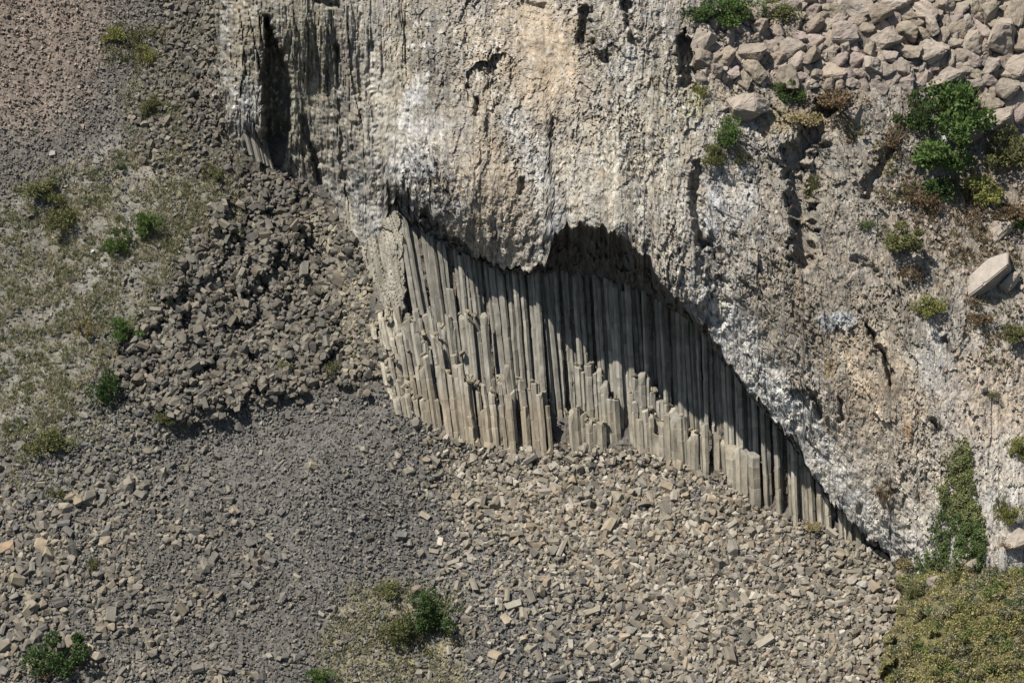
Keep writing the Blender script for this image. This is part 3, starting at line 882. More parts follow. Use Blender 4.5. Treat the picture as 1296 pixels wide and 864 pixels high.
GREYS = [(119, 116, 108), (109, 107, 102), (131, 126, 115), (101, 100, 97)]
TANS = [(148, 139, 123), (137, 129, 114), (163, 155, 141), (122, 116, 106), (146, 133, 114)]
DARKS = [(110, 106, 97), (100, 97, 90), (122, 116, 103), (116, 108, 96)]
full = [(-70, -60), (1200, -60), (1200, 930), (-70, 930)]
LOWER = [(-70, 600), (110, 630), (240, 538), (330, 515), (400, 495), (490, 495), (560, 548), (650, 562), (880, 585), (1000, 657), (1130, 700), (1190, 930), (-70, 930)]
scatter(Z['pink'], 4200, 3.4, .3, 2, 8, [iG], [(146, 131, 119), (136, 123, 112), (154, 138, 124), (122, 114, 105)], 1, 'pink', feather=26)
scatter(Z['grey'], 5200, 3.2, .3, 2, 9, [iG], GREYS, 2, 'grey', feather=26)
scatter(Z['dark'], 1500, 6.5, .32, 3, 13, [iG, iC, iC], DARKS, 3, 'dark', keep=clump(31, 30, -.12))
scatter(Z['dark'], 1200, 3.5, .3, 2, 7, [iG], DARKS + TANS[:1], 4, 'dark')
scatter(Z['grass'], 3400, 3.2, .4, 2, 9, [iG], GREYS + [(150, 142, 118)], 5, 'grass', keep=clump(32, 50, -.05))
scatter(Z['rubble'], 3600, 8.0, .32, 4, 16, [iC, iC, iP], DARKS, 6, 'rubble')
scatter(Z['rubble'], 4500, 4.0, .3, 2, 7, [iG], DARKS, 7, 'rubble')
scatter(Z['tan'], 900, 5.5, .35, 3, 11, [iC, iP], [(142, 133, 114), (134, 126, 109), (126, 120, 108)], 8, 'tan')
scatter(Z['strip'], 1900, 4.2, .4, 2, 11, [iG, iC], GREYS, 9, 'strip')
scatter(LOWER, 46000, 3.6, .3, 2, 7, [iG], GREYS, 10, 'gravel')
scatter(Z['lowleft'], 5600, 6.2, .4, 4, 16, [iC, iC, iP], [(128, 121, 109), (117, 112, 103), (138, 128, 111), (108, 105, 98)], 11, 'lowleft', keep=lambda X, Y, r: fbm(X / 60, Y / 60, 33, 3) + r.normal(0, .15, X.shape) > -.3 + X / 650, feather=22)
scatter(LOWER, 2200, 5.4, .4, 4, 15, [iC, iP], [(124, 119, 109), (136, 129, 115), (112, 109, 104)], 12, 'middle', keep=clump(34, 45, -.05))
scatter(Z['right'], 8500, 6.9, .33, 4, 15, [iC, iP, iC], TANS, 13, 'right', feather=38)
scatter(Z['right'], 6500, 4.8, .3, 3, 7, [iG, iC], TANS, 14, 'right', feather=42)
scatter(Z['right'], 90, 14, .2, 11, 20, [iL, iP], TANS, 15, 'right')
scatter([(590, 590), (760, 590), (900, 700), (880, 864), (640, 840), (560, 700)], 800, 7.5, .35, 5, 16, [iC, iP, iP], TANS + GREYS[2:3], 16, 'right', feather=14)
scatter([(540, 690), (860, 740), (880, 930), (560, 930)], 500, 7.5, .35, 5, 16, [iC, iP, iP], TANS + GREYS[:2], 17, 'middle', feather=14)
scatter(Z['lowleft'], 60, 16, .2, 12, 24, [iC], [(146, 134, 114), (138, 129, 113), (128, 122, 110)], 18, 'lowleft', keep=lambda X, Y, r: X + (Y - 700) * .2 < 160)
for k in ('px', 'py', 'size'):
    S[k] = np.concatenate(S[k])
S['var'] = np.concatenate(S['var']); S['col'] = np.vstack(S['col']); S['zone'] = np.array(S['zone'])
# stones hand-placed where the photo shows a notable one: px, py, size px, kind, colour, label
NOTABLE = [
    (53, 690, 22, 10, (154, 140, 118), 'tall tan boulder among grey blocks above the round bush at lower left'),
    (8, 692, 22, 12, (160, 138, 114), 'orange-tan boulder lying at the far left edge of the scree'),
    (20, 735, 24, 9, (140, 132, 112), 'broad olive-grey boulder below the orange-tan one at the left edge'),
    (141, 778, 19, 22, (128, 122, 112), 'upright grey slab of rock right of the round lower left bush'),
    (712, 690, 31, 33, (158, 150, 134), 'long thin fallen column lying across the rubble below the dark gap'),
    (650, 765, 22, 21, (170, 164, 146), 'short pale column piece lying alone in the grey gravel tongue'),
    (770, 665, 19, 26, (164, 152, 130), 'column piece leaning on the rubble below the round-topped cluster'),
    (968, 812, 26, 25, (168, 160, 144), 'big pale column piece lying diagonally low in the tan rubble'),
    (880, 788, 22, 27, (160, 152, 138), 'thick column piece lying in the tan rubble left of the diagonal one'),
    (1092, 740, 15, 14, (160, 157, 148), 'pale grey block in the rubble below the narrow dark corner'),
    (385, 340, 22, 24, (120, 116, 106), 'upright column block in the dark rubble left of the column wall'),
    (420, 435, 28, 34, (142, 134, 116), 'long leaning column piece at the right edge of the dark rubble'),
    (332, 262, 30, 32, (108, 105, 98), 'long dark column lying flat at the top of the rubble'),
    (574, 712, 16, 28, (150, 144, 130), 'column piece beside the twin bushes low in the middle'),
    (67, 195, 10, 10, (158, 156, 146), 'pale lone stone in the grey gravel of the upper left slope'),
    (395, 590, 15, 9, (150, 140, 118), 'tan block alone in dark gravel below the rubble crest'),
    (750, 773, 22, 29, (166, 156, 136), 'pale column piece lying right of the grey gravel tongue'),
    (118, 318, 8, 3, (200, 198, 190), 'white stone lying in the dry grass slope'),
]
rr = np.random.default_rng(404)
LEDGE = []
for d in COLS:
    if d['row'] in ('mid', 'low', 'group', 'cluster', 'end'):
        for _ in range(rr.integers(0, 4)):
            LEDGE.append((d['px'] + rr.normal(0, 4), d['py'] - rr.uniform(-1, 4), d['depth'] - rr.uniform(.1, .9)))
LEDGE = np.array(LEDGE)
nl0 = len(S['px'])
S['px'] = np.append(S['px'], LEDGE[:, 0]); S['py'] = np.append(S['py'], LEDGE[:, 1]); S['size'] = np.append(S['size'], rr.uniform(4, 9, len(LEDGE)))
S['var'] = np.append(S['var'], rr.choice(list(iC) + list(iP), len(LEDGE))); S['col'] = np.vstack([S['col'], np.array(alb(142, 133, 115)) * rr.uniform(.7, 1.15, (len(LEDGE), 1))]); S['zone'] = np.append(S['zone'], ['ledge'] * len(LEDGE))
n0 = len(S['px'])
for a, b, s, v, cc, lab in NOTABLE:
    S['px'] = np.append(S['px'], a); S['py'] = np.append(S['py'], b); S['size'] = np.append(S['size'], s); S['var'] = np.append(S['var'], v)
    S['col'] = np.vstack([S['col'], alb(*cc)]); S['zone'] = np.append(S['zone'], 'notable')
# nothing stands inside the columns or behind the cliff
wt = talus(S['px'], S['py'])
front = (S['px'] > 440) & (S['px'] < 1130) & (S['py'] < pl(S['px'], CONTACT) - 1)
isl = S['zone'] == 'ledge'
onc = np.isin(S['zone'], ['dark', 'rubble']) & (S['px'] > 226) & (S['px'] < 300)
wt = wt.copy(); wt[onc] = np.minimum(wt[onc], cliff(S['px'][onc], S['py'][onc], False)); wt[isl] = wall(LEDGE[:, 0], LEDGE[:, 1]) + pl(LEDGE[:, 0], RECESS) - LEDGE[:, 2]
ok = (isl | ~front) & ~((S['px'] > 1150) & (S['py'] < 720))
ok &= isl | ~((S['px'] > 292) & (S['px'] < 440) & (S['py'] < pl(S['px'], LIP) - 4))
wmid = np.where(np.isin(S['zone'], ['rubble']), 1.1 * blocks(S['px'] / 8 / 3.6, S['py'] / 8 / 3.6, 303, 1, 1.4, .6), 0)
rr = np.random.default_rng(5)
m_size = S['size'] / 8.0 * (1 + wt / 400)
Wst = wt + wmid - m_size * rr.uniform(.12, .4, len(wt))
POS = P(S['px'], S['py'], Wst)
ROT = np.where(np.isin(S['var'], list(iP) + list(iL))[:, None, None], lie_rot(len(wt), rr), rand_rot(len(wt), rr))
for k, nb in enumerate(NOTABLE):
    th = {'upright': 90, 'tall': 90, 'leaning': 62, 'diagonally': 35, 'long thin': 68, 'flat': 2}.get(next((q for q in ('upright', 'tall', 'long thin', 'diagonally', 'leaning', 'flat') if q in nb[5]), ''), 20)
    a = math.cos(math.radians(th)) * RT + math.sin(math.radians(th)) * SLU
    b = np.cross(SLN, a)
    ROT[n0 + k] = np.stack([a, b, SLN], -1)
vis = ok & ~isl & (S['px'] > 0) & (S['px'] < 1150) & (S['py'] > 0) & (S['py'] < 864) & ~((S['px'] > 1118) & (S['py'] > 740))
score = np.where(vis, S['size'] * np.where(np.isin(S['var'], list(iL)), .75, 1), 0)
score[n0:] = 999
order = np.argsort(-score)
single = set(order[:300].tolist())

LIBME = [mesh_from('rock', V, tris=T) for V, T in LIB]
LAND = [(80, 825, 'the round bush in the lower left corner'), (530, 785, 'the twin bushes low in the middle'), (640, 745, 'the grey gravel tongue'), (740, 560, 'the round-topped column cluster'),
        (600, 565, 'the lower left step of columns'), (850, 590, 'the stepped columns under the cave'), (1060, 680, 'the narrow dark corner under the overhang'), (1140, 800, 'the overgrown hillock'),
        (968, 812, 'the big diagonal column piece'), (712, 690, 'the long thin fallen column'), (53, 690, 'the tall tan boulder'), (135, 490, 'the dark bush at the edge of the rubble'),
        (385, 340, 'the upright column block'), (320, 520, 'the crest of the lower scree'), (330, 205, 'the foot of the left buttress'), (150, 50, 'the yellow-green tufts of the upper slope'), (880, 788, 'the thick column piece'), (395, 590, 'the tan block alone in dark gravel')]
LX = np.array([(a, b) for a, b, _ in LAND], float)


def where_of(a, b):
    d = np.hypot(*(LX - np.array([a, b])).T)
    k = int(np.argmin(d))
    dx, dy = a - LX[k, 0], b - LX[k, 1]
    rel = ('right of' if dx > 0 else 'left of') if abs(dx) > abs(dy) else ('below' if dy > 0 else 'above')
    return rel + ' ' + LAND[k][2]


def rank_labels(items, cat, group_of):
    """items: dict(o, base, where, size): same words twice -> ranked by size, the small rest share one group and label"""
    by = {}
    for d in items:
        by.setdefault((d['base'], d['where']), []).append(d)
    for (base, where), L in by.items():
        L.sort(key=lambda d: -d['size'])
        for i, d in enumerate(L):
            if len(L) == 1:
                lab, g = f"{base} {where}", group_of
            elif i < 4:
                lab, g = f"{ORD[i]}largest {base} {where}", group_of
            else:
                lab, g = f"smaller {base} {where}", f"smaller {base}s {where}"
            tag(d['o'], lab, cat, g)


items = []
for i in order[:300]:
    v = int(S['var'][i])
    o = bpy.data.objects.new('rock', LIBME[v])
    COL.objects.link(o)
    if not LIBME[v].materials:
        LIBME[v].materials.append(M_BLOCK)
    s = m_size[i]
    M = Matrix(ROT[i].tolist()).to_4x4()
    o.matrix_world = Matrix.Translation(Vector(POS[i])) @ M @ Matrix.Diagonal((s, s, s, 1))
    o.color = (*np.clip(S['col'][i], .01, .8), 1)
    if i >= n0:
        tag(o, NOTABLE[i - n0][5], 'rock', 'rocks on the scree slope')
        continue
    lum = S['col'][i].mean()
    tone = 'pale' if lum > alb(165, 152, 128).mean() else ('dark' if lum < alb(122, 116, 107).mean() else 'mid-toned')
    shape = 'column fragment' if v >= 20 else 'angular block'
    items.append(dict(o=o, base=f"{tone} {shape}", where=where_of(S['px'][i], S['py'][i]), size=S['size'][i]))
rank_labels(items, 'rock', 'rocks on the scree slope')


def merged(idx, name, mat, lib, POS, ROT, size, var, col):
    Vs, Ts, Cs = [], [], []
    base = 0
    for v in np.unique(var[idx]):
        k = idx[var[idx] == v]
        V, T = lib[v]
        W = np.einsum('nij,vj->nvi', ROT[k] * size[k][:, None, None], V) + POS[k][:, None]
        n, nv = W.shape[:2]
        Vs.append(W.reshape(-1, 3)); Ts.append((T[None] + (np.arange(n) * nv)[:, None, None]).reshape(-1, 3) + base)
        Cs.append(np.repeat(col[k], nv, 0)); base += n * nv
    return link(name, mesh_from(name, np.vstack(Vs), tris=np.vstack(Ts), tint=np.clip(np.vstack(Cs), .01, .8)), mat)


rest = np.array([i for i in np.nonzero(ok)[0] if i not in single])
o = merged(rest, 'scree', M_STONE, LIB, POS, ROT, m_size, S['var'], S['col'])
tag(o, 'loose grey and tan stones covering the whole slope below the cliff', 'scree', kind='stuff')

# ------------------------------------------------------------------ boulders on the upper right ledge
rb = np.random.default_rng(21)


def boulder_mesh(rr, n=18, flat=(1, .8, .7), sub=2):
    d = rr.normal(size=(n, 3)); d /= np.linalg.norm(d, axis=1)[:, None]
    d = np.sign(d) * np.abs(d) ** .7
    V, T = hull_mesh(d * np.array(flat) * .58 * rr.uniform(.85, 1.08, (n, 1)))
    bm = bmesh.new()
    vs = [bm.verts.new(v) for v in V]
    for t in T:
        bm.faces.new([vs[i] for i in t])
    bmesh.ops.dissolve_limit(bm, angle_limit=math.radians(14), verts=bm.verts, edges=bm.edges)
    bmesh.ops.bevel(bm, geom=bm.edges[:], offset=.022, segments=2, affect='EDGES', clamp_overlap=True)
    bmesh.ops.triangulate(bm, faces=bm.faces)
    for _ in range(4):
        bmesh.ops.subdivide_edges(bm, edges=[e for e in bm.edges if e.calc_length() > .13], cuts=1)
        bmesh.ops.triangulate(bm, faces=bm.faces)
    bm.normal_update()
    sd = float(rr.uniform(0, 50))
    for v in bm.verts:
        n_ = gnoise(np.array([v.co.x * 5 + v.co.z * 3 + sd]), np.array([v.co.y * 5 - v.co.z * 4 + sd]), 900)[0]
        v.co += v.normal * (.035 * n_ + .018 * gnoise(np.array([v.co.x * 13 + sd]), np.array([v.co.y * 13 + v.co.z * 9]), 901)[0])
    me = bpy.data.meshes.new('boulder')
    bm.to_mesh(me); bm.free()
    me.materials.append(M_BOULDER)
    return me


BLIB = [boulder_mesh(rb, int(rb.integers(12, 22)), (1, rb.uniform(.7, .95), rb.uniform(.55, .85))) for _ in range(16)]
BIG = [  # px, py, size px, roll of the long axis, library slot, label
    (1278, 357, 30, 50, 1, 'small slab right beside the large smooth tilted boulder'),
    (944, 135, 58, 20, 2, 'big cracked block on the cliff edge below the left boulders'), (1256, 296, 62, 35, 3, 'long sloping slab above the large smooth tilted boulder'),
    (1262, 158, 50, 25, 4, 'square pale boulder right of the tallest green shrub'), (1266, 55, 58, 75, 5, 'tallest boulder leaning over dark gaps at the top right'), (890, 50, 36, 70, 6, 'steep dark-sided boulder at the left end of the boulder field'),
    (925, 50, 30, 40, 7, 'wedge boulder second from the left end of the boulder field'), (1082, 8, 44, 20, 8, 'broad dark-edged boulder at the top rim of the field'), (1130, 5, 40, 15, 9, 'long boulder right of the broad one at the top rim'),
    (1120, 50, 44, 20, 10, 'big flat boulder in the middle of the boulder field'), (1000, 62, 40, 25, 11, 'rounded grey boulder with a shaded front in the left field'), (1180, 62, 46, 40, 12, 'ridge-shaped boulder left of the leaning tallest one'), (1008, 80, 28, 30, 13, 'boulder with a black underside below the rounded grey one'),
    (1290, 82, 40, 60, 14, 'boulder at the right edge of the field below the tallest'), (1230, 170, 34, 10, 15, 'low slab beside the square pale boulder'), (1195, 98, 50, 15, 3, 'long low boulder above the tallest green shrub'), (1232, 713, 22, 40, 2, 'pale boulder sticking out above the overgrown hillock'),
    (1180, 738, 28, 30, 5, 'pale wedge of rock at the edge of the overgrown hillock'), (1285, 680, 40, 10, 3, 'flat slab ledge above the hillock at the right edge'), (1218, 708, 16, 10, 8, 'small block beside the hanging green creeper foot'), (1085, 145, 32, 35, 7, 'dusty block at the edge of the brown scrub'),
]


def hero_boulder():
    pts = [(1220, 358, 4), (1233, 343, 8), (1252, 326, 10), (1276, 319, 8), (1224, 376, 13), (1247, 359, 28), (1276, 335, 22), (1231, 381, 8), (1237, 384, -8), (1262, 369, -9), (1281, 345, -6),
           (1222, 362, -22), (1255, 330, -22), (1278, 322, -22), (1240, 380, -22), (1275, 350, -22)]
    base = float(cliff(np.array([1250.]), np.array([352.]), False)[0])
    W = np.array([P(a, b, base - h / 8.0) for a, b, h in pts]); org = P(1250, 352, base)
    V, T = hull_mesh(W - org)
    bm = bmesh.new(); vs = [bm.verts.new(v) for v in V]
    for t in T:
        bm.faces.new([vs[i] for i in t])
    bmesh.ops.dissolve_limit(bm, angle_limit=math.radians(12), verts=bm.verts, edges=bm.edges)
    bmesh.ops.bevel(bm, geom=bm.edges[:], offset=.16, segments=2, affect='EDGES', clamp_overlap=True)
    bmesh.ops.triangulate(bm, faces=bm.faces)
    for _ in range(5):
        bmesh.ops.subdivide_edges(bm, edges=[e for e in bm.edges if e.calc_length() > .5], cuts=1)
        bmesh.ops.triangulate(bm, faces=bm.faces)
    bm.normal_update()
    for v in bm.verts:
        v.co += v.normal * .09 * gnoise(np.array([v.co.x * .8 + v.co.z * .5]), np.array([v.co.y * .8 - v.co.z * .6]), 907)[0]
    me = bpy.data.meshes.new('boulder'); bm.to_mesh(me); bm.free()
    o = link('boulder', me, M_BOULDER, loc=org); o.color = (*alb(170, 160, 148), 1)
    tag(o, 'large smooth tilted boulder on the bare slope with a wide black shadow', 'boulder', 'boulders of the upper right ledge')


def put_boulder(a, b, s, roll, slot, cs, flatten=1.0, sink=.18):
    base = float(cliff(np.array([a]), np.array([b]), False)[0]) if not (a > 1150 and b > 690) else min(float(cliff(np.array([a]), np.array([b]), False)[0]), float(knoll(np.array([float(a)]), np.array([float(b)]))[0]))
    m = s / 8.0 * (1 + base / 400)
    pos = P(a, b, base - m * sink)
    o = bpy.data.objects.new('boulder', BLIB[slot]); COL.objects.link(o)
    th = math.radians(roll)
    A = math.cos(th) * RT + math.sin(th) * UP; N = -FW * .9 + UP * .3; N = N - A * N.dot(A); N /= np.linalg.norm(N); B = np.cross(N, A)
    o.matrix_world = Matrix.Translation(Vector(pos)) @ Matrix(np.stack([A, B, N], -1).tolist()).to_4x4() @ Matrix.Diagonal((m, m * flatten, m, 1))
    o.color = (*np.clip(cs, .02, .8), 1)
    return o


placed = [(1250, 352, 30)]
hero_boulder()
for a, b, s, r, k, lab in BIG:
    o = put_boulder(a, b, s, r, k, alb(166, 154, 140) * rb.uniform(.9, 1.08), rb.uniform(.55, .75) if lab.startswith(('long', 'small slab')) else rb.uniform(.75, 1), -.22 if 'sloping' in lab else .12)
    tag(o, lab, 'boulder', 'boulders of the upper right ledge')
    placed.append((a, b, s * .42))
BLAND = [(1266, 55, 'the leaning tallest boulder'), (890, 50, 'the steep dark-sided boulder'), (1082, 8, 'the broad top-rim boulder'), (1120, 50, 'the big flat middle boulder'), (1000, 62, 'the rounded grey boulder'),
         (1180, 62, 'the ridge-shaped boulder'), (944, 135, 'the big cracked block'), (1215, 125, 'the tallest green shrub'), (960, 15, 'the green thicket on the rim'), (1262, 158, 'the square pale boulder'), (1070, 105, 'the brown scrub')]
BLX = np.array([(a, b) for a, b, _ in BLAND], float)
its = []
for med, n in ((30, 70), (22, 110), (16, 150)):
    tries = 0; got = 0
    while got < n and tries < 9000:
        tries += 1
        a, b = rb.uniform(875, 1304), rb.uniform(-8, 150)
        if not inside(np.array([a]), np.array([b]), BOULDERS)[0]:
            continue
        s = med * rb.uniform(.8, 1.25)
        if any((a - p) ** 2 + (b - q) ** 2 < (.66 * (r_ + s * .42)) ** 2 for p, q, r_ in placed):
            continue
        placed.append((a, b, s * .42)); got += 1
        o = put_boulder(a, b, s, rb.uniform(0, 180), int(rb.integers(0, 16)), alb(164, 151, 137) * rb.uniform(.74, 1.1) * np.array([1, rb.uniform(.97, 1.03), rb.uniform(.93, 1.06)]), rb.uniform(.75, 1), rb.uniform(-.2, .35))
        d = np.hypot(*(BLX - np.array([a, b])).T); k = int(np.argmin(d)); dx, dy = a - BLX[k, 0], b - BLX[k, 1]
        rel = ('right of' if dx > 0 else 'left of') if abs(dx) > abs(dy) else ('below' if dy > 0 else 'above')
        its.append(dict(o=o, base='tan boulder', where=f"{rel} {BLAND[k][2]}", size=s))
rank_labels(its, 'boulder', 'boulders of the upper right ledge')
# small broken stone between the boulders and on the bare slopes to their right
n = 5200
a = rb.uniform(870, 1360, n * 3); b = rb.uniform(-50, 560, n * 3)
inb = inside(a, b, BOULDERS)
ins = inside(a, b, SLOPE) | inside(a, b, [(1160, 330), (1380, 330), (1380, 640), (1240, 560)])
m = (inb & (rb.random(n * 3) < .6)) | (ins & (fbm(a / 40, b / 40, 88, 3) + rb.normal(0, .15, n * 3) > .05) & (rb.random(n * 3) < .5))
a, b, inb = a[m], b[m], inb[m]
sz = np.where(inb, np.clip(np.exp(rb.normal(math.log(8.5), .3, len(a))), 4, 14), np.clip(np.exp(rb.normal(math.log(4.2), .35, len(a))), 2.5, 11))
w = cliff(a, b, False)
ms_ = sz / 8 * (1 + w / 400)
o = merged(np.arange(len(a)), 'boulder_rubble', M_STONE, LIB, P(a, b, w - ms_ * .15 + np.where(inb, .45, 0)), rand_rot(len(a), rb), ms_, rb.choice(list(iC), len(a)), np.array(alb(160, 148, 134)) * rb.uniform(.75, 1.15, (len(a), 1)))
tag(o, 'small broken tan stones between the big boulders of the upper ledge', 'rubble', kind='stuff')


# ------------------------------------------------------------------ shrubs
def leaf_quads(C, D, L, W, rr):
    """one kite-shaped leaf per centre C along direction D"""
    n = len(C)
    s = np.cross(D, rr.normal(size=(n, 3))); s /= np.linalg.norm(s, axis=1)[:, None] + 1e-9
    L = np.broadcast_to(L, n)[:, None]; W = np.broadcast_to(W, n)[:, None]
    return np.stack([C - D * L * .5, C + s * W * .5, C + D * L * .5, C - s * W * .5], 1)


def bush_mesh(seed, n=2600, flat=.75, leaf=.085, blobs=13):
    rr = np.random.default_rng(seed)
    bc = rr.normal(size=(blobs, 3)); bc /= np.linalg.norm(bc, axis=1)[:, None]
    bc *= rr.uniform(.25, .95, (blobs, 1)) * np.array([1.25, .8, 1]); bc[:, 2] = np.abs(bc[:, 2]) * flat
    br = rr.uniform(.14, .42, blobs)
    k = rr.integers(0, blobs, n)
    d = rr.normal(size=(n, 3)); d /= np.linalg.norm(d, axis=1)[:, None]
    C = bc[k] + d * (br[k] * rr.uniform(.45, 1.12, n) ** .6)[:, None] * np.array([1, 1, flat + .1])
    D = d + rr.normal(0, .7, (n, 3)) + np.array([0, 0, .4]); D /= np.linalg.norm(D, axis=1)[:, None]
    V = leaf_quads(C, D, leaf * rr.uniform(.6, 1.4, n), leaf * .6 * rr.uniform(.6, 1.3, n), rr)
    return mesh_from('shrub', V.reshape(-1, 3), quads=np.arange(n * 4).reshape(n, 4))


def branch_mesh(seed):
    rr = np.random.default_rng(seed)
    V, Q = [], []
    for k in range(9):
        a = rr.uniform(0, 6.28); r1 = rr.uniform(.35, .7); h = rr.uniform(.35, .7)
        pts = [np.array([0, 0, -.15]) + rr.normal(0, .03, 3), np.array([.4 * r1 * math.cos(a), .4 * r1 * math.sin(a), .25 * h]), np.array([r1 * math.cos(a), r1 * math.sin(a), h])]
        rads = (.035, .024, .008)
        b0 = len(V)
        for p, r in zip(pts, rads):
            for j in range(5):
                t = j / 5 * 6.283
                V.append(p + r * np.array([math.cos(t), math.sin(t), 0]))
        for s in range(2):
            for j in range(5):
                Q.append((b0 + s * 5 + j, b0 + s * 5 + (j + 1) % 5, b0 + s * 5 + 5 + (j + 1) % 5, b0 + s * 5 + 5 + j))
    return mesh_from('branches', np.array(V), quads=np.array(Q))


BUSH = [bush_mesh(50 + i, 3000, .8, .10, 12 + 2 * i) for i in range(4)]
SPARSE = [bush_mesh(60 + i, 900, .7, .11, 9) for i in range(3)]
BRANCH = branch_mesh(3); BRANCH.materials.append(M_WOOD)
for me in BUSH + SPARSE:
    me.materials.append(LEAF['green'])


def shrub(a, b, w, h, tone, lab, where, slot, sparse=False, cat='shrub', group=None):
    base = float({'t': lambda: talus(np.array([float(a)]), np.array([float(b)])), 'c': lambda: cliff(np.array([float(a)]), np.array([float(b)]), False), 'k': lambda: knoll(np.array([float(a)]), np.array([float(b)]))}[where]()[0])
    rx, rz = 1.2 * w / 16.0 * (1 + base / 400), 1.2 * h / 16.0 * (1 + base / 400)
    pos = P(a, b + h * .22, base - .35 * rx)
    o = bpy.data.objects.new('shrub', None); COL.objects.link(o)
    o.location = pos; o.rotation_euler = (0, 0, (slot * 1.7) % 6.28)
    o.scale = (rx * 1.05, rx * 1.0, rz * (1.55 if where == 't' else 1.3))
    me = (SPARSE if sparse else BUSH)[slot % (3 if sparse else 4)]
    f = bpy.data.objects.new('foliage', me); COL.objects.link(f); f.parent = o
    f.material_slots[0].link = 'OBJECT'; f.material_slots[0].material = LEAF[tone]
    g = bpy.data.objects.new('branches', BRANCH); COL.objects.link(g); g.parent = o; g.color = (.16, .12, .09, 1)
    tag(o, lab, cat, group)
    return o


